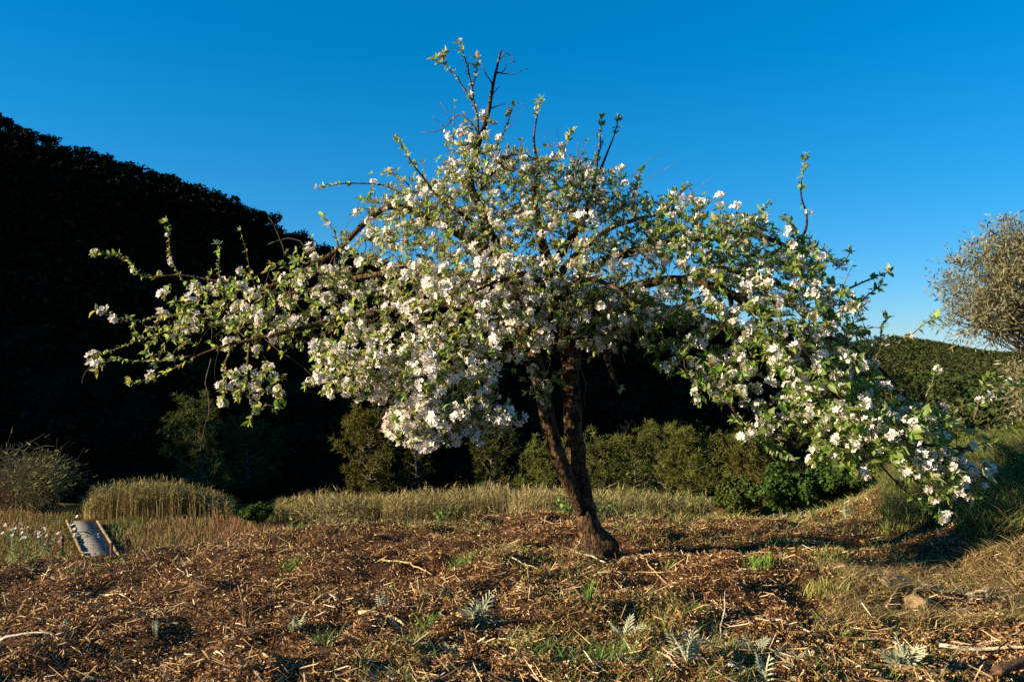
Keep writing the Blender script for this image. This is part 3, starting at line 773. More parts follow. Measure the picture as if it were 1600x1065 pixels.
# the wood covering the hillside: one mass
low = [far_tree(h, h * .95, 42, .75, 'pine') for h in (3.0, 3.7, 4.4)]
def wood(name, n, xr, yr, test, matl, label, protos, smin=.7, smax=1.3, tint=.25):
    g = Geo()
    x = rng.uniform(*xr, n); y = rng.uniform(*yr, n)
    k = test(x, y); x = x[k]; y = y[k]; z = Zt(x, y) - .4
    s = rng.uniform(smin, smax, len(x)); v = rng.integers(0, len(protos), len(x))
    for q in range(len(protos)):
        m = v == q
        c = (1 + tint * rng.normal(size=(m.sum(), 1))).clip(.4, 1.8) * np.ones((1, 3)) * (1 + .08 * rng.normal(size=(m.sum(), 3)))
        g.add_many(protos[q], rotz(rng.uniform(0, 6.28, m.sum()), s[m]), np.stack([x[m], y[m], z[m]], -1), c)
    return link(name, g.mesh(name, matl), kind='stuff', label=label, cat='wood')
low_near = [far_tree(h, h * .95, 110, .45, 'pine') for h in (3.6, 4.6)]
wood('valley_wood', 1900, (-110, 110), (70, 118), lambda x, y: (x > -y * .74 - 12) & (x < y * .40), M['wood_shade'], 'dark wood on the shaded valley floor behind the reeds', low_near)
wood('hillside_wood', 11500, (-190, 150), (116, 222), lambda x, y: (x > -y * .74 - 12) & (x < y * .38), M['wood_shade'],
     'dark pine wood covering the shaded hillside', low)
scr = [far_tree(h, h * 1.2, 80, .62, 'pine') for h in (4.6, 5.6)]
wood('riverside_scrub', 2300, (-52, 45), (47, 72), lambda x, y: (x > -y * .74 - 3) & (x < y * .46), M['wood_shade'], 'low dark scrub along the river behind the reeds', scr, .22, .48)
wood('valley_scrub', 1500, (26, 140), (76, 160), lambda x, y: (x > y * .36) & (x < y * .8 + 6), M['wood_right'], 'dark scrub at the foot of the sunlit hill', scr, .45, .95)
low2 = [far_tree(h, h * .9, 19, 1.7, 'pine') for h in (4.6, 5.8)]
wood('near_sunlit_wood', 5200, (45, 300), (150, 340), lambda x, y: (x > y * .22) & (x < y * .80 + 10), M['wood_right'], 'green pine wood on the lower slope of the sunlit hill', [far_tree(h, h * .9, 44, .85, 'pine') for h in (3.6, 4.6)], .6, 1.1)
wood('sunlit_wood', 20000, (70, 620), (335, 755), lambda x, y: (x > y * .22) & (x < y * .80 + 10), M['wood_right'], 'green pine wood on the sunlit hill beyond the apple tree', low2, .6, 1.1)
low3 = [far_tree(h, h * .9, 20, 2.8, 'pine') for h in (8., 9.5)]
wood('distant_wood', 9000, (300, 1020), (820, 1255), lambda x, y: (x > y * .38) & (x < y * .80 + 10), M['wood_right'], 'bluish wooded ridge behind the sunlit green hill', low3, .6, 1.1)

# ------------------------------------------------------------------ pines and bushes in the valley, each a thing
def needle_clump():
    g = Geo(); n = 13
    d = rand_dirs(n); d[:, 2] = np.abs(d[:, 2]) * .8 + .1
    R = frames(d); q = Geo(); q.add([(-.07, 0, 0), (.07, 0, 0), (0, 0, 1)], T=[(0, 1, 2)])
    g.add_many(q, R * rng.uniform(.7, 1.2, n)[:, None, None], np.zeros((n, 3)))
    return g
nclump = [needle_clump() for _ in range(4)]
def pine(h, w, nb, base=.12, seed=0, col=(1, 1, 1), clump=.26, per=9):
    """young pine: trunk (with its branches) and needle crown meshes"""
    gt = Geo(); gc = Geo()
    pts = spline(np.array([(0, 0, -.4), (.02 * h, .01 * h, h * .35), (-.01 * h, .02 * h, h * .7), (.01 * h, 0, h * .98)]), h / 10)
    tube(gt, pts, np.linspace(.035 * h ** .8, .006 * h, len(pts)), 7)
    pos = []
    for k in range(nb):
        t = base + (1 - base) * (k + rng.random()) / nb
        a = k * 2.4 + rng.normal() * .3
        ln = w * .5 * (math.sin(math.pi * min(1, (1 - t) * .70 + .14)) ** .7) * rng.uniform(.45, 1.25)
        p0 = np.array([0, 0, h * t * .97]); dr = np.array([math.cos(a), math.sin(a), .15 + .5 * t])
        p1 = p0 + dr * ln * .6; p2 = p0 + np.array([math.cos(a) * ln, math.sin(a) * ln, ln * (.25 + .7 * t)])
        bp = spline(np.array([p0, p1, p2]), max(.1, ln / 4))
        tube(gt, bp, np.linspace(.010 * h * (1 - t * .6), .003 * h, len(bp)), 4, cap=False)
        for j in range(per):
            u = 1.05 - .75 * rng.random() ** 1.7; q = p0 * (1 - u) ** 2 + 2 * u * (1 - u) * p1 + u * u * p2
            pos.append(q + rng.normal(size=3) * (.07 * ln + .02 * w) * np.array([1, 1, .8]))
    pos = np.array(pos); n = len(pos)
    dr = pos - np.array([0, 0, h * .45]); dr[:, 2] = np.abs(dr[:, 2]) * .6 + .5; dr += rng.normal(size=dr.shape) * .3
    v = rng.integers(0, 4, n); s = clump * rng.uniform(.7, 1.4, n)
    c = np.array(col) * (1 + .28 * rng.normal(size=(n, 1))).clip(.4, 1.7)
    for q in range(4):
        m = v == q; gc.add_many(nclump[q], frames(dr[m]) * s[m][:, None, None], pos[m], c[m])
    return gt, gc
def put(name, label, cat, gt, gc, px, py_base, d, matl, tm=None, group=None, scale=1.0, z=None):
    x = (px - 800) / F * d
    zz = float(Zt(x, d)) if z is None else z
    e = link(name, None, label=label, cat=cat, group=group, loc=(x, d, zz)); e.scale = (scale,) * 3
    for nm, gg, mm in (('trunk', gt, tm or M['dark_bark']), ('crown', gc, matl)):
        o = bpy.data.objects.new(nm, gg.mesh(nm, mm)); COL.objects.link(o); o.parent = e
    return e
def H(py_top, px, d):          # height needed to reach a photo row from the ground there
    x = (px - 800) / F * d; return CAM_Z + (HY - py_top) / F * d - float(Zt(x, d))
def W(wpx, d): return wpx / F * d
for (px, top, w, d, nb, base, lab, col) in [
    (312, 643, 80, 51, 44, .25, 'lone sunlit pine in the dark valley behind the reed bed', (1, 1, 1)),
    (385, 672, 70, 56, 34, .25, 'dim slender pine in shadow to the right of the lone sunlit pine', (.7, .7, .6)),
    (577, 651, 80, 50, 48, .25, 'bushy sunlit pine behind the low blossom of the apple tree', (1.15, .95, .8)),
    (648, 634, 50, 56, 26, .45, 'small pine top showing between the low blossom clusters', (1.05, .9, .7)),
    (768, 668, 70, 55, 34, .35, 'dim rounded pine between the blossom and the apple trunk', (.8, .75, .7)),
    (856, 706, 75, 42, 44, .15, 'green young pine right behind the fork of the apple trunk', (1.2, 1.25, 1)),
    (945, 698, 76, 46, 46, .12, 'young pine just right of the apple trunk behind pale reeds', (1.1, 1.1, 1)),
    (993, 692, 62, 50, 46, .12, 'young pine in the middle of the clump right of the apple trunk', (1.05, 1.1, 1)),
    (1040, 674, 60, 52, 40, .2, 'young pine whose top rises highest in the clump right of the trunk', (1.15, 1.1, 1)),
    (1078, 686, 74, 39, 44, .10, 'young pine with pale trunk and open lower branches at the clump end', (1.2, 1.15, 1)),
    (1172, 690, 90, 45, 40, .35, 'flat-topped pine rising above the round green bushes', (1.1, .95, .8)),
]:
    ww = W(w, d) * 1.12
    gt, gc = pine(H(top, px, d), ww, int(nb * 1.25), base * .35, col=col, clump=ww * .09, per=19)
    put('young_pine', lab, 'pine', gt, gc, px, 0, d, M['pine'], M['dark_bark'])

def bush(h, w, n, size, col=(1, 1, 1), nbl=15):
    gt = Geo(); gc = Geo(); bl = [(0, 0, h * .45, w * .27, w * .27, h * .34)]
    for k in range(nbl):
        a = rng.uniform(0, 6.28); e = rng.uniform(-.1, 1.3)
        bl.append((math.cos(a) * math.cos(e) * w * .33, math.sin(a) * math.cos(e) * w * .33, h * (.40 + .40 * math.sin(e) * rng.uniform(.6, 1.1)), w * rng.uniform(.09, .20), w * rng.uniform(.09, .20), h * rng.uniform(.10, .22)))
    leaf_cloud(gc, bl, n, size, col, .3, .7)
    for k in range(5):
        a = k * 1.3; tube(gt, np.array([(0, 0, -.3), (math.cos(a) * w * .1, math.sin(a) * w * .1, h * .3), (math.cos(a) * w * .25, math.sin(a) * w * .25, h * .7)]), (.04, .03, .01), 5)
    return gt, gc
for (px, top, w, d, lab, col) in [
    (1152, 738, 85, 25, 'small round olive-green bush at the far edge of the field', (1.35, 1.15, 1)),
    (1226, 722, 120, 24, 'large round dark green bush at the far edge of the field', (.9, 1.1, .9)),
    (1316, 706, 150, 24, 'broad dark bush with a shaded hollow under the right blossom', (.85, 1.0, .8)),
    (1420, 690, 150, 30, 'olive-brown bush behind the drooping right branches', (1.6, 1.3, .9)),
    (1510, 660, 150, 36, 'tall olive-green thicket bush behind the grassy bank', (1.7, 1.4, .9)),
    (1590, 640, 140, 33, 'pale olive bush under the overhanging olive tree', (1.9, 1.5, 1)),
    (402, 782, 62, 33, 'low green bush beside the reed bed', (1.2, 1.25, .8)),
    (700, 772, 50, 37, 'small green bush among the pale reeds', (1.2, 1.3, .9)),
    (760, 752, 60, 38, 'green shrub rising from the pale reeds left of the trunk', (1.2, 1.3, .8)),
]:
    h = H(top, px, d); 
    gt, gc = bush(h, max(W(w, d), .5), 6500, W(w, d) * .038 + .02, col)
    put('bush', lab, 'bush', gt, gc, px, 0, d, M['bush'])
# bare and broom shrubs at the left edge
def bare_shrub(h, w, n, col, up=1.0, leafy=None):
    gt = Geo(); gc = Geo()
    for k in range(n):
        a = rng.uniform(0, 6.28); r = rng.random() ** .6 * w * .5
        top = np.array([math.cos(a) * r, math.sin(a) * r * .8, h * rng.uniform(.55, 1.0) * (1 - .35 * (2 * r / w) ** 2)])
        b = np.array([math.cos(a) * r * .25, math.sin(a) * r * .25, -.1])
        pts = spline(np.array([b, b * .5 + top * .5 + rng.normal(size=3) * .08 * h, top]), h / 6)
        tube(gt, pts, np.linspace(.016, .004, len(pts)), 3, np.array(col) * rng.uniform(.6, 1.3), cap=False)
        for j in range(4):
            q = pts[rng.integers(len(pts) // 2, len(pts))]; e = q + rng.normal(size=3) * .16 * h * np.array([1, 1, .6]) + np.array([0, 0, .08 * h])
            tube(gt, np.array([q, (q + e) / 2 + rng.normal(size=3) * .02 * h, e]), (.007, .005, .003), 3, np.array(col) * rng.uniform(.6, 1.3), cap=False)
            if leafy is not None:
                R = frames(np.array([e - q] * 4) + rng.normal(size=(4, 3)) * .1); qd = Geo(); qd.add([(-.018, 0, 0), (.018, 0, 0), (0, 0, .34)], T=[(0, 1, 2)])
                gc.add_many(qd, R * rng.uniform(.5, 1.2, 4)[:, None, None], np.tile(e, (4, 1)) - np.array([0, 0, .2]), np.tile(np.array(leafy) * rng.uniform(.6, 1.4), (4, 1)))
    return gt, gc
TW = mat('shrub_twig', (1, 1, 1), .9)
for (px, top, w, d, n, col, leafy, lab) in [
    (20, 700, 120, 37, 150, (.16, .11, .07), (.15, .11, .05), 'brown leafless shrub at the left edge beside the boardwalk'),
    (68, 692, 90, 36, 130, (.12, .10, .05), (.15, .16, .04), 'green broom shrub growing out of the brown shrub'),
    (520, 765, 120, 30, 60, (.22, .16, .09), (.22, .19, .06), 'sparse dry shrub with thin stems in front of the reeds'),
    (-25, 735, 120, 39, 90, (.15, .10, .06), (.14, .10, .045), 'brown tangled shrub cut by the left picture edge'),
]:
    gt, gc = bare_shrub(H(top, px, d), W(w, d), n, col, leafy=leafy)
    e = link('shrub', None, label=lab, cat='shrub', loc=((px - 800) / F * d, d, float(Zt((px - 800) / F * d, d))))
    for nm, gg in (('stems', gt), ('foliage', gc)):
        o = bpy.data.objects.new(nm, gg.mesh(nm, TW)); COL.objects.link(o); o.parent = e; o['kind'] = 'stuff'

# ------------------------------------------------------------------ reeds and dry meadow grass
def blades(g, x, y, z, h, w, lean, col, seg=2, curve=.3):
    """curved tapering blades"""
    n = len(x); a = rng.uniform(0, 6.28, n); la = rng.uniform(0, 6.28, n)
    sx = np.cos(a) * w; sy = np.sin(a) * w; lx = np.cos(la) * lean * h; ly = np.sin(la) * lean * h
    V = np.zeros((n, 2 * seg + 1, 3))
    for k in range(seg):
        t = k / seg; ww = 1 - .5 * t
        for s, q in ((-1, 0), (1, 1)):
            V[:, 2 * k + q, 0] = x + s * sx * ww + lx * t ** 1.8; V[:, 2 * k + q, 1] = y + s * sy * ww + ly * t ** 1.8; V[:, 2 * k + q, 2] = z + h * t * (1 - curve * lean * t)
    V[:, -1, 0] = x + lx; V[:, -1, 1] = y + ly; V[:, -1, 2] = z + h * (1 - curve * lean)
    m = 2 * seg + 1; off = np.arange(n)[:, None] * m
    Q = np.concatenate([off + np.array([[2 * k, 2 * k + 1, 2 * k + 3, 2 * k + 2]]) for k in range(seg - 1)]) if seg > 1 else None
    T = off + np.array([[2 * seg - 2, 2 * seg - 1, 2 * seg]])
    g.add(V.reshape(-1, 3), T, Q, np.repeat(col, m, 0))
def reed_bed(name, label, x0, x1, topline, d0, d1, n, c0, c1):
    """reeds whose tops follow the photo's outline topline [(px,py)...]"""
    g = Geo(); px = rng.uniform(x0, x1, n); d = rng.uniform(d0, d1, n)
    x = (px - 800) / F * d; z = Zt(x, d)
    tl = np.array(topline, float); tp = np.interp(px, tl[:, 0], tl[:, 1]) + rng.normal(size=n) * 5 + 14 * rng.random(n) ** 2
    h = np.clip(CAM_Z + (HY - tp) / F * d - z, .25, 5)
    c = np.array(c0) + (np.array(c1) - np.array(c0)) * rng.random((n, 1)); c = c * rng.uniform(.6, 1.35, (n, 1))
    blades(g, x, d, z - .05, h, .011 * np.ones(n), .10, c, 3)
    # leaves on the reeds
    for k in range(3):
        t = rng.uniform(.45, .95, n); m = rng.random(n) < .8
        blades(g, x[m], d[m], (z + h * t * .97)[m], (.32 + .2 * rng.random(n))[m], .016 * np.ones(m.sum()), 1.0, (c * np.array([.95, 1.05, .8]))[m], 2, .6)
    # plumes
    m = rng.random(n) < .10
    blades(g, x[m], d[m], (z + h * .95)[m], .25 * np.ones(m.sum()), .013 * np.ones(m.sum()), .25, c[m] * 1.25, 2)
    link(name, g.mesh(name, M['reed']), kind='stuff', label=label, cat='reeds')
tan, grn = (.30, .195, .085), (.15, .14, .05)
reed_bed('reed_bed', 'tall brown reed bed beyond the boardwalk', 130, 365, [(130, 790), (145, 760), (200, 752), (260, 750), (310, 762), (345, 775), (365, 790)], 34.5, 38, 1900, (.36, .235, .10), (.2, .17, .06))
reed_bed('reed_bed', 'yellowish reeds and scrub left of the blossom tree trunk', 430, 610, [(430, 792), (470, 778), (520, 772), (570, 776), (610, 775)], 33, 38, 1500, tan, (.20, .17, .06))
reed_bed('reed_bed', 'pale dry reed stand behind the field edge', 600, 800, [(600, 775), (660, 766), (720, 766), (760, 756), (800, 762)], 30, 36, 2200, (.33, .225, .11), (.19, .155, .06))
reed_bed('reed_bed', 'dense straw-coloured reeds just left of the apple trunk', 795, 900, [(795, 768), (840, 760), (900, 768)], 28, 33, 1300, (.36, .255, .13), (.24, .18, .075))
reed_bed('reed_bed', 'straw-coloured reeds between the apple trunk and young pines', 905, 1110, [(905, 768), (980, 764), (1060, 776), (1110, 784)], 29, 34, 1700, (.33, .235, .11), (.17, .16, .06))
g = Geo(); n = 27000
px = rng.uniform(-60, 1000, n); d = rng.uniform(20, 37, n); x = (px - 800) / F * d
m = ~((px < 215) & (np.abs(x - np.interp(d, [20, 27.4, 33.5], [-9.3, -14.1, -18.1])) < .85)); px, d, x = px[m], d[m], x[m]; n = len(x)
c = np.array([.32, .18, .085]) * rng.uniform(.6, 1.35, (n, 1)); gm = (vnoise(x, d, 9, .35) > .4) | (px < 330) & (rng.random(n) < .4)
c[gm] = np.array([.15, .17, .05]) * rng.uniform(.6, 1.3, (gm.sum(), 1))
blades(g, x, d, Zt(x, d) - .03, rng.uniform(.15, .42, n), .014 * np.ones(n), .35, c, 2)
link('meadow_grass', g.mesh('meadow_grass', M['reed']), kind='stuff', label='dry reddish-brown meadow grass below the field', cat='grass')

# ------------------------------------------------------------------ boardwalk below the field
def on_plane(px, py, z=-5.52):
    d = (CAM_Z - z) * F / (py - HY); return P(px, py, d)
A0, A1 = on_plane(104, 815), on_plane(152, 816)      # far end left / right
B0, B1 = on_plane(131, 872), on_plane(187, 872)      # near end
B0 = B0 + (B0 - A0) * .8; B1 = B1 + (B1 - A1) * .8
bw = link('boardwalk', None, label='grey plank boardwalk with round log edging below the field', cat='boardwalk', loc=tuple((A0 + B1) / 2))
ln = np.linalg.norm(B0 - A0); npl = int(ln / .16)
for k in range(npl):
    t0, t1 = k / npl + .002, (k + 1) / npl - .0012
    a, b = A0 + (B0 - A0) * t0, A0 + (B0 - A0) * t1; c, e = A1 + (B1 - A1) * t1, A1 + (B1 - A1) * t0
    g = Geo(); q = np.array([a, b, c, e]); dz = np.array([0, 0, .05]); q[:, 2] += rng.normal() * .004
    g.add(np.vstack([q, q + dz]), Q=[(4, 5, 6, 7), (0, 3, 2, 1), (0, 1, 5, 4), (1, 2, 6, 5), (2, 3, 7, 6), (3, 0, 4, 7)], C=np.ones(3) * rng.uniform(.9, 1.08))
    link('plank', g.mesh('plank', M['plank']), bw)
for (a, b) in ((A0, B0), (A1, B1)):
    nl = 4
    for k in range(nl):
        t0, t1 = k / nl + .006, (k + 1) / nl - .006
        p = np.array([a + (b - a) * t for t in np.linspace(t0, t1, 6)]); p[:, 2] += .07 + rng.normal(size=6) * .008
        g = Geo(); tube(g, p, .05 * rng.uniform(.9, 1.1), 9, bump=.03); link('edging_log', g.mesh('edging_log', M['log'], True), bw)

# ------------------------------------------------------------------ wire fence on the slope
fx = np.array([-7.3, -5.65, -5.03, -3.9, -2.5]); fd = 10.0
fn = link('wire_fence', None, label='rusty wire mesh fence on slim posts in front of the boardwalk', cat='fence', loc=(-5.3, fd, float(Zt(-5.3, fd))))
tops = {-5.65: P(103, 836, fd)[2], -5.03: P(173, 847, fd)[2]}
for x in fx:
    zb = float(Zt(x, fd)); zt = tops.get(float(x), P(100, 850, fd)[2])
    g = Geo(); s = .014
    g.add([(x + a * s, fd + b * s, z) for z in (zb - .2, zt) for a, b in ((-1, -1), (1, -1), (1, 1), (-1, 1))],
          Q=[(4, 5, 6, 7), (0, 3, 2, 1), (0, 1, 5, 4), (1, 2, 6, 5), (2, 3, 7, 6), (3, 0, 4, 7)])
    link('post', g.mesh('post', M['rust']), fn)
g = Geo()
zt = P(0, 818, fd)[2]
for k in range(14):
    z = zt - k * .083
    p = np.array([(x, fd + .03 * math.sin(x * 3), z + .012 * math.sin(x * 2.1 + k)) for x in np.linspace(-7.3, -2.5, 30)]); tube(g, p, .0016, 3, cap=False)
for x in np.arange(-7.3, -2.5, .082):
    p = np.array([(x + .01 * math.sin(z * 9 + x), fd + .03 * math.sin(x * 3), z) for z in np.linspace(zt - 1.2, zt, 6)]); tube(g, p, .0016, 3, cap=False)
link('wire_mesh', g.mesh('wire_mesh', M['wire']), fn, kind='stuff')
# ------------------------------------------------------------------ olive tree reaching in from the right
def olive():
    d = 13.0
    base = P(1740, 800, d); base[2] = float(Zt(base[0], d))
    e = link('olive_tree', None, label='grey-green olive tree reaching in from the right edge', cat='tree', loc=tuple(base))
    def pp(px, py, dd): return P(px, py, dd) - base
    bl = [(1560, 440, d, 70, 60), (1592, 390, d + .3, 45, 42), (1640, 450, d, 75, 75), (1528, 490, d - .3, 40, 32), (1580, 500, d, 50, 30), (1720, 430, d, 100, 90), (1690, 390, d, 80, 50),
          (1632, 610, d - .5, 45, 45), (1700, 620, d - .3, 60, 60), (1820, 480, d, 110, 120), (1750, 520, d + 1.5, 100, 80), (1760, 480, d - 1.5, 100, 80)]
    B = []
    for (px, py, dd, a, b) in bl:
        c = pp(px, py, dd); B.append((*c, a / F * d, min(a, b) / F * d * 1.1, b / F * d))
    g = Geo()
    # twig sprays: little shoots with narrow leaves
    BB = np.array(B); w = (BB[:, 3] * BB[:, 5]) ; n = 12000
    pick = rng.choice(len(BB), n, p=w / w.sum()); dr = rand_dirs(n); r = np.where(rng.random(n) < .35, rng.random(n), .7 + .35 * rng.random(n))
    p = BB[pick, :3] + dr * r[:, None] * BB[pick, 3:6] * (1 + .12 * rng.normal(size=(n, 1)))
    spray = []
    for k in range(4):
        s = Geo(); m = 9
        tt = np.linspace(.05, 1, m); a = np.arange(m) * 2.0
        ddv = np.stack([np.cos(a) * .8, np.sin(a) * .8, np.full(m, .7)], -1)
        q = Geo(); q.add([(-.11, .5, 0), (0, 0, 0), (.11, .5, 0), (0, 1, .05)], T=[(1, 2, 0), (0, 2, 3)])
        R = frames(ddv); R = R[:, :, [0, 2, 1]] * np.array([1, 1, -1])
        s.add_many(q, R * rng.uniform(.25, .45, m)[:, None, None], np.stack([tt * 0, tt * 0, tt], -1) + rng.normal(size=(m, 3)) * .08)
        spray.append(s)
    v = rng.integers(0, 4, n); sd = dr * .8 + rng.normal(size=(n, 3)) * .5 + np.array([0, 0, .2])
    c = (1 + .25 * rng.normal(size=(n, 1))).clip(.4, 1.7) * np.ones((1, 3))
    for q in range(4):
        m = v == q; g.add_many(spray[q], frames(sd[m]) * rng.uniform(.18, .32, m.sum())[:, None, None], p[m], c[m])
    o = bpy.data.objects.new('crown', g.mesh('crown', M['olive'])); COL.objects.link(o); o.parent = e
    g = Geo()
    tk = np.array([(0, 0, -.3), (.05, 0, .6), (-.1, .1, 1.2), (-.05, 0, 1.9)])
    tube(g, spline(tk, .15), np.linspace(.30, .18, len(spline(tk, .15))), 12, bump=.05)
    o = bpy.data.objects.new('trunk', g.mesh('trunk', M['dark_bark'], True)); COL.objects.link(o); o.parent = e
    for (px, py, dd, a, b) in bl:
        c = pp(px, py, dd); p0 = tk[-1] + rng.normal(size=3) * .05
        pts = spline(np.array([p0, p0 * .55 + c * .45 + np.array([0, 0, .1]), c * .98]), .2)
        g = Geo(); tube(g, pts, np.linspace(.09, .015, len(pts)), 7)
        for k in range(10):
            q = pts[rng.integers(len(pts) // 2, len(pts))]; en = c + rand_dirs(1)[0] * np.array([a, min(a, b), b]) / F * d * .9
            tube(g, spline(np.array([q, (q + en) / 2 + rng.normal(size=3) * .06, en]), .2), .010, 4, cap=False)
        o = bpy.data.objects.new('limb', g.mesh('limb', M['dark_bark'])); COL.objects.link(o); o.parent = e
olive()

# ------------------------------------------------------------------ wood-chip mulch
def chips(n, xr, yr, lo, hi, w0, w1, cols, wts, lift, tilt=.5):
    g = Geo()
    y = 1 / rng.uniform(1 / yr[1], 1 / yr[0], n)            # denser close by, where chips are seen bigger
    x = rng.uniform(-1, 1, n) * np.minimum(y * .72 + .4, 7.2)
    clump = vnoise(x, y, 31, 2.4) + .7 * vnoise(x, y, 32, 6.5)      # bare soil shows between drifts of chips
    keep = (y < edge_y(x) + 1.6) & (x > xr[0]) & (x < xr[1]) & (rng.random(n) < .95 + .6 * clump); x, y = x[keep], y[keep]; n = len(x)
    ln = lo + (hi - lo) * rng.random(n) ** 2; w = rng.uniform(w0, w1, n)
    a = rng.uniform(0, 6.28, n); el = rng.normal(size=n) * tilt
    dx = np.stack([np.cos(a) * np.cos(el), np.sin(a) * np.cos(el), np.sin(el)], -1)
    R = frames(dx)                                         # +Z column along chip
    z = ground(x, y) + lift * rng.random(n) + np.abs(np.sin(el)) * ln * .35
    q = Geo(); q.add([(-.8, .0, -.5), (1, .3, -.35), (.5, .0, .5), (-.7, .35, .38)], T=[(0, 1, 3), (1, 2, 3)])
    S = R * np.stack([w, w, ln], -1)[:, None, :]
    k = rng.choice(len(cols), n, p=wts); c = np.array(cols)[k] * rng.uniform(.55, 1.3, (n, 1)) * (1 + .22 * vnoise(x, y, 35, 1.6))[:, None]
    g.add_many(q, S, np.stack([x, y, z], -1), c)
    return g
CH = [(.21, .105, .040), (.31, .165, .062), (.115, .060, .028), (.46, .29, .13), (.62, .47, .28), (.055, .032, .019)]
g = chips(400000, (-7, 7.2), (2.7, 10.0), .006, .031, .0019, .0050, CH, [.32, .24, .16, .16, .05, .07], .022)
link('chip_mulch', g.mesh('chip_mulch', M['chips']), kind='stuff', label='orange-brown wood chip mulch covering the field', cat='mulch')
g = chips(15000, (-7, 7.2), (2.7, 10.0), .04, .15, .0018, .0035, [(.42, .28, .14), (.55, .43, .27), (.24, .14, .07)], [.5, .25, .25], .03, .35)
link('straw_litter', g.mesh('straw_litter', M['chips']), kind='stuff', label='pale straw and stalk litter lying on the mulch', cat='straw')

# ------------------------------------------------------------------ sticks lying on the field
def gp(px, py):
    """point on the field under a photo pixel"""
    m_ = np.arange(2.4, 9.0, .01); x_ = (px - 800) / F * m_
    gap = CAM_Z + (HY - py) / F * m_ - Zt(x_, m_)
    hit = np.where(gap < 0)[0]
    m = m_[hit[0]] if len(hit) else m_[np.argmin(gap)]       # above the crest: the nearest point of the crest
    x = (px - 800) / F * m
    return np.array([x, m, float(ground(x, m))])
def stick(pix, r, col, lab, lift=.02, group=None, raise_end=0.0):
    pts = np.array([gp(*p) for p in pix]); pts[:, 2] += lift
    pts[-1, 2] += raise_end
    s = spline(pts, .05); s[1:-1] += rng.normal(size=(len(s) - 2, 3)) * r * .5
    s[:, 2] = np.maximum(s[:, 2], ground(s[:, 0], s[:, 1]) + r * .6)
    base = s[0].copy(); g = Geo(); tube(g, s - base, np.linspace(r, r * .55, len(s)), 7, col, bump=.06)
    return link('fallen_stick', g.mesh('fallen_stick', M['wood'], True), label=lab, cat='stick', group=group, loc=tuple(base))
pale, straw, brn, drk = (.62, .50, .34), (.50, .36, .18), (.26, .16, .08), (.12, .07, .04)
stick([(893, 862), (925, 872), (946, 882)], .008, pale, 'pale peeled stick pointing away from the foot of the apple trunk')
stick([(900, 852), (925, 838), (942, 832)], .006, pale, 'pale twig leaning against the foot of the apple trunk', raise_end=.03)
stick([(595, 872), (640, 880), (675, 891)], .007, straw, 'straw-coloured stick in the chips left of the apple trunk')
stick([(640, 965), (675, 948), (697, 927)], .006, straw, 'slanting twig beside the grey thistle left of centre')
stick([(560, 968), (600, 966), (635, 975)], .012, straw, 'thick curved stick lying left of the small thistle rosette')
stick([(1042, 1032), (1090, 1022), (1130, 1008)], .008, pale, 'pale stick running behind the feathery thistle', lift=.03)
stick([(1122, 1006), (1126, 985), (1133, 962)], .005, pale, 'thin upright straw at the end of the pale stick', raise_end=.12)
stick([(1030, 1020), (1045, 1040), (1057, 1055)], .008, straw, 'short thick stick on chips left of the feathery thistle')
stick([(1139, 1050), (1155, 1056), (1172, 1060)], .012, (.75, .66, .52), 'whitish bark-stripped stick at the lower edge of the field')
stick([(1205, 965), (1250, 978), (1302, 1000)], .008, pale, 'long pale stick pointing at the silvery thistle clump')
stick([(1178, 963), (1200, 975), (1216, 984)], .006, straw, 'short pale stick beside the long pale stick')
stick([(1100, 944), (1140, 947), (1165, 951)], .006, straw, 'straw stalk lying flat in front of the trunk shadow')
stick([(1210, 917), (1235, 908), (1255, 902)], .006, straw, 'twig lying below the green grass tuft right of the trunk')
stick([(1337, 998), (1375, 998), (1400, 1000)], .007, straw, 'straight stick behind the silvery thistle clump')
stick([(1468, 1004), (1530, 1009), (1600, 1016), (1640, 1020)], (.011), (.55, .45, .30), 'thick pale dry branch reaching in at the lower right', lift=.03)
stick([(1508, 1062), (1530, 1040), (1575, 1010)], .006, drk, 'dark thin branch crossing the pale dry branch', lift=.04)
stick([(1385, 1052), (1420, 1056), (1470, 1066)], .012, brn, 'brown stick at the foot of the silvery thistle clump')
stick([(1385, 946), (1400, 935), (1418, 918)], .006, pale, 'pale stalk slanting up the dry grass mound', raise_end=.05)
stick([(165, 926), (190, 929), (212, 937)], .005, pale, 'thin pale twig on the chips left of the field middle')
stick([(490, 955), (510, 948), (528, 950)], .010, straw, 'pale bent stick above the leafy tuft left of centre')
stick([(440, 958), (480, 960), (540, 961)], .012, drk, 'dark half-buried branch left of centre')
stick([(412, 1034), (420, 1050), (428, 1064)], .007, straw, 'stick pointing down at the lower edge left of centre')
stick([(335, 1016), (342, 1025), (350, 1035)], .006, pale, 'short pale stick among chips in the lower left')
stick([(372, 910), (378, 950), (381, 992)], .004, brn, 'thin brown stem standing among the chips left of centre', raise_end=.0)
stick([(780, 990), (810, 998), (845, 1010)], .005, pale, 'thin pale twig in the middle of the lower field')
stick([(772, 1010), (795, 1022), (812, 1032)], .006, straw, 'short stick below the thin pale twig in the middle')
stick([(0, 1008), (40, 1007), (85, 1008)], .007, (.5, .45, .4), 'grey stick at the lower left edge of the field')
stick([(1000, 870), (1020, 888), (1042, 905)], .006, straw, 'stick lying across the trunk shadow')
stick([(950, 892), (1000, 890), (1045, 897)], .005, straw, 'thin stalk in front of the trunk foot')
stick([(800, 884), (820, 889), (840, 893)], .005, pale, 'small pale twig left of the trunk foot')
g_lab = 'thin dead twig scattered on the mulched field'
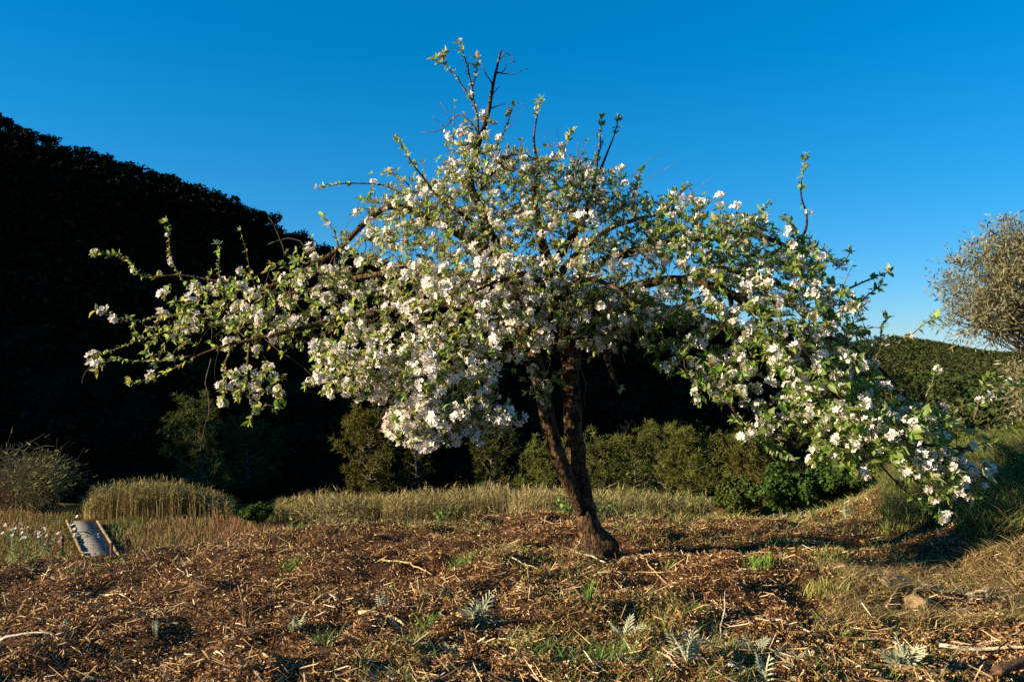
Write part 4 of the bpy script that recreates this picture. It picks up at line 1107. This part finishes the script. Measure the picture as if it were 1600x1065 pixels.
for k in range(46):
    px, py = rng.uniform(20, 1380), rng.uniform(885, 1058); a = rng.uniform(-.6, .6); l_ = rng.uniform(12, 34) * (py - 700) / 260
    stick([(px, py), (px + l_ * .5, py + a * l_ * .25), (px + l_, py + a * l_ * .4 + rng.normal() * 2)], rng.uniform(.0025, .0045), [pale, straw, brn][rng.integers(3)], g_lab, group='thin twigs scattered on the mulch')

# rotten log at the lower right corner
a, b = gp(1555, 1060), gp(1660, 1035); pts = spline(np.array([a, (a + b) / 2 + np.array([0, 0, .01]), b]), .03); pts[:, 2] += .035
g = Geo(); tube(g, pts - pts[0], np.linspace(.022, .028, len(pts)), 14, (.13, .075, .042), bump=.12)
link('rotten_log', g.mesh('rotten_log', M['wood'], True), label='reddish brown rotten log at the lower right corner', cat='log', loc=tuple(pts[0]))

# ------------------------------------------------------------------ thistles: each a thing, each leaf a part
def thistle_leaf(n=9, lobes=.30, arch=.5, wid=.06):
    """pinnate, toothed leaf along +Y, length 1"""
    g = Geo(); V = []; Q = []; T = []
    t = np.linspace(0, 1, n)
    for k in range(n):
        z = .9 * t[k] * (1 - arch * t[k]); y = t[k] * .92
        V += [(-wid * (1 - t[k] * .7), y, z), (wid * (1 - t[k] * .7), y, z), (0, y, z - .02)]
    for k in range(n - 1):
        a = 3 * k; Q += [(a, a + 2, a + 5, a + 3), (a + 2, a + 1, a + 4, a + 5)]
    for k in range(1, n - 1):
        ll = lobes * math.sin(math.pi * (t[k] * .8 + .15)) * rng.uniform(.8, 1.15)
        z = .9 * t[k] * (1 - arch * t[k]); y = t[k] * .92
        for s in (-1, 1):
            b = len(V); w = wid * (1 - t[k] * .7) * s
            V += [(w, y - .035, z), (w, y + .045, z), (s * ll * .75, y + .12 + ll * .3, z + .07), (s * ll, y + .10 + ll * .55, z + .03)]
            T += [(b, b + 2, b + 1), (b, b + 3, b + 2)] if s < 0 else [(b, b + 1, b + 2), (b, b + 2, b + 3)]
    g.add(V, T, Q, np.ones(3)); return g
tl_me = [thistle_leaf(9, .30, .45).mesh('leaf', M['thistle']), thistle_leaf(10, .24, .6).mesh('leaf', M['thistle']), thistle_leaf(8, .34, .25).mesh('leaf', M['thistle'])]
def thistle(px, py, nleaf, size, lab, up=.5, group=None):
    b = gp(px, py)
    e = link('thistle', None, label=lab, cat='thistle', group=group, loc=tuple(b - np.array([0, 0, .01])))
    for k in range(nleaf):
        o = bpy.data.objects.new('leaf', tl_me[rng.integers(3)]); COL.objects.link(o); o.parent = e
        s = size * rng.uniform(.5, .98)
        o.rotation_euler = (rng.normal() * .15 + up, rng.normal() * .25, k * 2.4 + rng.normal() * .4); o.scale = (s, s, s)
thistle(1076, 1050, 6, .19, 'tall feathery grey-green thistle behind the crossing pale sticks', .75)
thistle(975, 985, 6, .15, 'silvery thistle with two spread leaves in the middle of the field', .35)
thistle(1128, 1012, 5, .10, 'small dim thistle behind the pale stick right of the feathery one', .2)
thistle(1180, 1018, 8, .12, 'bushy silvery thistle with drooping leaves right of the pale stick', .35)
thistle(1218, 1030, 4, .10, 'narrow upright thistle next to the bushy silvery one', .8)
thistle(1240, 1042, 5, .09, 'small green thistle between two narrow upright ones', .3)
thistle(1266, 1024, 4, .09, 'pale young thistle standing apart with open leaves', .6)
thistle(1196, 1064, 5, .15, 'pale upright thistle cut by the lower picture edge', .8)
thistle(1408, 1042, 15, .17, 'large silvery thistle clump on the right of the field', .45)
thistle(740, 965, 9, .17, 'grey-green thistle rosette in front of the trunk on the left', .45)
thistle(622, 972, 4, .10, 'small thistle beside the thick curved stick', .5)
thistle(702, 1012, 4, .10, 'tiny bright thistle seedling below the thistle rosette', .7)
thistle(596, 955, 5, .09, 'low dark thistle beside the small thistle left of centre', .2)
thistle(462, 985, 9, .13, 'leafy grey-green thistle tuft in the left of the field', .4)
thistle(245, 992, 4, .09, 'small thistle shoot in the lower left of the field', .7)
thistle(100, 992, 5, .08, 'flat dark green thistle rosette near the left edge', .15)
thistle(1324, 806, 5, .16, 'pale thistle at the far field edge below the dark bush', .5)
thistle(1258, 804, 5, .15, 'whitish thistle at the far edge beside the round bush', .3)
thistle(1215, 799, 5, .13, 'light thistle on the far edge between round bushes', .3)
thistle(1108, 797, 4, .12, 'light thistle on the far edge below the young pines', .4)
thistle(1222, 868, 3, .06, 'tiny white thistle seedling on the open mulch', .8)

# ------------------------------------------------------------------ grass tufts and weeds
def tuft(px, py, n, h, rad, col, lab, name='grass_tuft', cat='grass tuft', lean=.45, w=.0035, curve=.4):
    b = gp(px, py); g = Geo(); r = rad * rng.random(n) ** .7; a = rng.uniform(0, 6.28, n)
    x, y = np.cos(a) * r, np.sin(a) * r; c = np.array(col) * rng.uniform(.6, 1.4, (n, 1)) * (1 + .1 * rng.normal(size=(n, 3)))
    z = ground(x + b[0], y + b[1]) - b[2] - .01
    blades(g, x, y, z, h * rng.uniform(.4, 1.1, n), w * rng.uniform(.7, 1.4, n), lean, c, 3, curve)
    return link(name, g.mesh(name, M['grass']), label=lab, cat=cat, loc=tuple(b))
gr, ol, dry = (.13, .22, .035), (.22, .24, .05), (.42, .31, .14)
tuft(905, 868, 120, .10, .17, (.36, .25, .11), 'tangle of dry straw at the foot of the apple trunk', lean=1.0, w=.0022)
tuft(452, 884, 60, .07, .10, (.14, .32, .04), 'bright green grass tuft on the left of the field', lean=.8)
tuft(722, 880, 70, .12, .08, gr, 'green grass tuft left of the apple trunk', lean=.5)
tuft(820, 858, 30, .09, .05, gr, 'small green tuft close to the left of the apple trunk')
tuft(1040, 884, 30, .13, .04, ol, 'thin yellow-green tuft in the trunk shadow')
tuft(1186, 895, 110, .13, .10, gr, 'thick green grass tuft right of the trunk shadow')
tuft(1300, 875, 130, .12, .16, ol, 'yellowish grass patch before the grassy bank')
tuft(1290, 925, 110, .13, .16, (.30, .28, .07), 'yellow-green grass tuft left of the dry grass mound')
tuft(920, 955, 34, .16, .03, gr, 'upright bright green tuft in the middle of the field', lean=.25)
tuft(665, 975, 50, .11, .07, gr, 'green grass tuft below the thistle rosette')
tuft(510, 1000, 40, .12, .06, (.11, .17, .05), 'dark green grass tuft left of centre')
tuft(960, 1030, 90, .15, .13, (.10, .16, .035), 'wide dark green grass tuft below the silvery thistle')
tuft(870, 1030, 80, .12, .13, (.10, .17, .035), 'low green grass patch at the lower middle of the field')
tuft(1030, 975, 60, .10, .12, ol, 'thin olive grass patch right of the upright tuft')
tuft(170, 880, 60, .08, .10, gr, 'green grass patch at the field edge before the boardwalk')
tuft(300, 868, 24, .07, .05, ol, 'small olive tuft at the left field edge')
tuft(120, 900, 40, .07, .09, (.09, .15, .03), 'dark green patch near the left field edge')
tuft(640, 820, 30, .10, .06, gr, 'green sprig on the crest of the field left of the trunk')
tuft(1090, 960, 30, .09, .05, ol, 'sparse olive tuft behind the pale stick')
tuft(830, 985, 40, .10, .10, ol, 'sparse olive grass in the middle of the lower field')
# leafy green weed behind the trunk
def leafy_weed(px, py, n, h, lab, col):
    b = gp(px, py); e = link('leafy_weed', None, label=lab, cat='weed', loc=tuple(b)); gs = Geo(); gl = Geo()
    q = leaf_proto(.2, .3, .3); pos = []; dr = []
    for k in range(n):
        tp_ = np.array([rng.normal() * h * .45, rng.normal() * h * .4, h * rng.uniform(.4, 1)])
        s = spline(np.array([(0, 0, -.02), tp_ * .5 + rng.normal(size=3) * .02, tp_]), .04); tube(gs, s, .002, 4, np.array([.15, .18, .05]), cap=False)
        for j in range(5): pos.append(s[rng.integers(len(s) // 3, len(s))]); dr.append(rng.normal(size=3))
    pos = np.array(pos); R = frames(np.array(dr)); gl.add_many(q, R[:, :, [0, 2, 1]] * np.array([1, 1, -1]) * rng.uniform(.03, .055, len(pos))[:, None, None], pos, np.array(col) * rng.uniform(.6, 1.4, (len(pos), 1)))
    for nm, gg in (('stems', gs), ('foliage', gl)):
        o = bpy.data.objects.new(nm, gg.mesh(nm, M['grass'])); COL.objects.link(o); o.parent = e; o['kind'] = 'stuff'
leafy_weed(878, 803, 16, .22, 'bright leafy weed against the left side of the apple trunk', (.14, .22, .04))
leafy_weed(690, 812, 14, .18, 'leafy weed on the crest in front of the reeds', (.10, .15, .035))
leafy_weed(950, 800, 9, .16, 'small leafy weed at the field edge right of the trunk', (.14, .2, .04))
# white-flowered weeds at the left edge
def flower_weed(px, py, h, lab):
    b = gp(px, py); e = link('flowering_weed', None, label=lab, cat='weed', loc=tuple(b)); gs = Geo(); gf = Geo()
    for k in range(7):
        a = rng.normal() * .5; tp_ = np.array([rng.normal() * h * .5, rng.normal() * h * .35, h * rng.uniform(.5, 1)])
        s = spline(np.array([(0, 0, -.02), tp_ * .45 + rng.normal(size=3) * .03, tp_]), .06); tube(gs, s, np.linspace(.0035, .0015, len(s)), 4, np.array([.28, .3, .1]), cap=False)
        for j in range(2): flower(gf, tp_ + rng.normal(size=3) * .018, np.array([rng.normal() * .4 - .3, rng.normal() * .4 - .4, .8]), .014, np.array([1, 1, 1.]))
        for j in range(4):
            q = s[rng.integers(1, len(s) - 1)]; en = q + np.array([rng.normal() * .06, rng.normal() * .06, .05])
            tube(gs, np.array([q, (q + en) / 2 + .01, en]), (.002, .005, .001), 4, np.array([.18, .24, .07]), cap=False)
    o = bpy.data.objects.new('stems', gs.mesh('stems', M['grass'])); COL.objects.link(o); o.parent = e; o['kind'] = 'stuff'
    o = bpy.data.objects.new('blossom', gf.mesh('blossom', M['petal'])); COL.objects.link(o); o.parent = e; o['kind'] = 'stuff'
flower_weed(15, 876, .32, 'white-flowered weed at the very left edge of the field')
flower_weed(50, 872, .36, 'tall white-flowered weed between the edge weed and the boardwalk')
flower_weed(88, 868, .26, 'white-flowered weed right next to the boardwalk view')

# ------------------------------------------------------------------ grassy bank at the right
def grass_area(name, label, n, fx_, fy_, test, h0, h1, lean, col, w=.003, jit=.35, tall=None):
    g = Geo(); px = rng.uniform(*fx_, n); d = rng.uniform(*fy_, n); x = (px - 800) / F * d
    m = test(x, d); x, d = x[m], d[m]; n = len(x)
    c = np.array(col)[rng.integers(0, len(col), n)] * rng.uniform(.55, 1.35, (n, 1))
    blades(g, x, d, ground(x, d) - .01, rng.uniform(h0, h1, n), w * rng.uniform(.7, 1.4, n), lean, c, 3, .5)
    link(name, g.mesh(name, M['grass']), kind='stuff', label=label, cat='grass')
grass_area('bank_grass', 'long dark grass on the shaded bank at the right', 15000, (1380, 1780), (5.4, 8.6), lambda x, d: (x > 3.15 + .25 * vnoise(x, d, 3, 2)) & (d > 5.3), .15, .42, .55, [(.09, .14, .03), (.14, .16, .04), (.2, .16, .06)], .0032)
grass_area('dry_grass_mound', 'tan dry grass mound in front of the shaded bank', 6000, (1280, 1620), (4.15, 5.4), lambda x, d: (x > 1.45 + .45 * vnoise(x, d, 3, 2.) + .9 * rng.random(len(x)) ** 2) & (((x - 2.42) / .34) ** 2 + ((d - 4.45) / .2) ** 2 > .6 + .8 * rng.random(len(x))), .06, .20, 1.0, [(.34, .23, .095), (.25, .165, .065), (.42, .31, .15), (.17, .16, .045)], .0024)
grass_area('field_grass', 'sparse short grass sprouting through the mulch', 15000, (450, 1500), (3.0, 7.5), lambda x, d: vnoise(x, d, 12, 1.3) + .3 * vnoise(x, d, 13, 4.) + .22 * x > .20, .025, .11, .6, [(.16, .22, .04), (.22, .24, .06), (.3, .28, .1)], .0022)
grass_area('foreground_grass', 'short green grass scattered through the mulch in front', 6000, (560, 1180), (3.05, 4.5), lambda x, d: vnoise(x, d, 21, 2.2) + .4 * vnoise(x, d, 22, 6.) > .28, .03, .12, .6, [(.13, .19, .035), (.2, .22, .055), (.28, .26, .09)], .0021)
grass_area('field_edge_grass', 'short green grass along the far edge of the field', 5200, (880, 1500), (7.2, 9.4), lambda x, d: d > edge_y(x) - .5 + .3 * vnoise(x, d, 4, 1.5), .04, .14, .6, [(.2, .2, .05), (.13, .18, .035), (.34, .28, .11)], .004)
grass_area('crest_grass', 'dry straw tufts along the left crest of the field', 2600, (0, 880), (6.0, 8.2), lambda x, d: d > edge_y(x) - .35 + .3 * vnoise(x, d, 4, 1.5), .03, .11, .7, [(.3, .22, .1), (.2, .2, .05)], .003)
# heap of withered pale thistle leaves
b = gp(1478, 940); e = link('withered_thistle', None, label='heap of withered pale grey thistle leaves below the bank', cat='thistle', loc=tuple(b))
wm = mat('withered_leaf', (.34, .28, .19), .9, transl=.15, back=(.30, .20, .10)); wl = [thistle_leaf(9, .22, .8, .10).mesh('leaf', wm), thistle_leaf(8, .28, .95, .12).mesh('leaf', wm), thistle_leaf(7, .16, .5, .14).mesh('leaf', wm)]
for k in range(64):
    o = bpy.data.objects.new('leaf', wl[k % 3]); COL.objects.link(o); o.parent = e
    dx, dy = rng.normal() * .17, rng.normal() * .09; s = rng.uniform(.05, .11)
    o.location = (dx, dy, float(ground(b[0] + dx, b[1] + dy)) - b[2] + rng.uniform(.0, .05)); o.scale = (s, s, s); o.rotation_euler = (rng.normal() * .22, rng.normal() * .35, rng.uniform(0, 6.28))
# stone half hidden in the dry grass
import bmesh
def stone(px, py, r, lab):
    b = gp(px, py); bm = bmesh.new(); bmesh.ops.create_icosphere(bm, subdivisions=3, radius=r)
    for v in bm.verts:
        c = v.co; k = 1 + .22 * float(vnoise(c.x, c.y + c.z, 7, 2.2 / r)) ; v.co = Vector((c.x * k * 1.2, c.y * k, c.z * k * .75))
    me = bpy.data.meshes.new('stone'); bm.to_mesh(me); bm.free(); me.materials.append(M['rock'])
    ca = me.color_attributes.new('col', 'FLOAT_COLOR', 'POINT'); ca.data.foreach_set('color', np.ones(len(me.vertices) * 4, np.float32))
    link('stone', me, label=lab, cat='stone', loc=tuple(b + np.array([0, 0, r * .35])))
stone(1432, 942, .06, 'ochre stone beside the heap of withered thistle leaves')
stone(1370, 955, .035, 'small ochre stone in the dry grass mound')
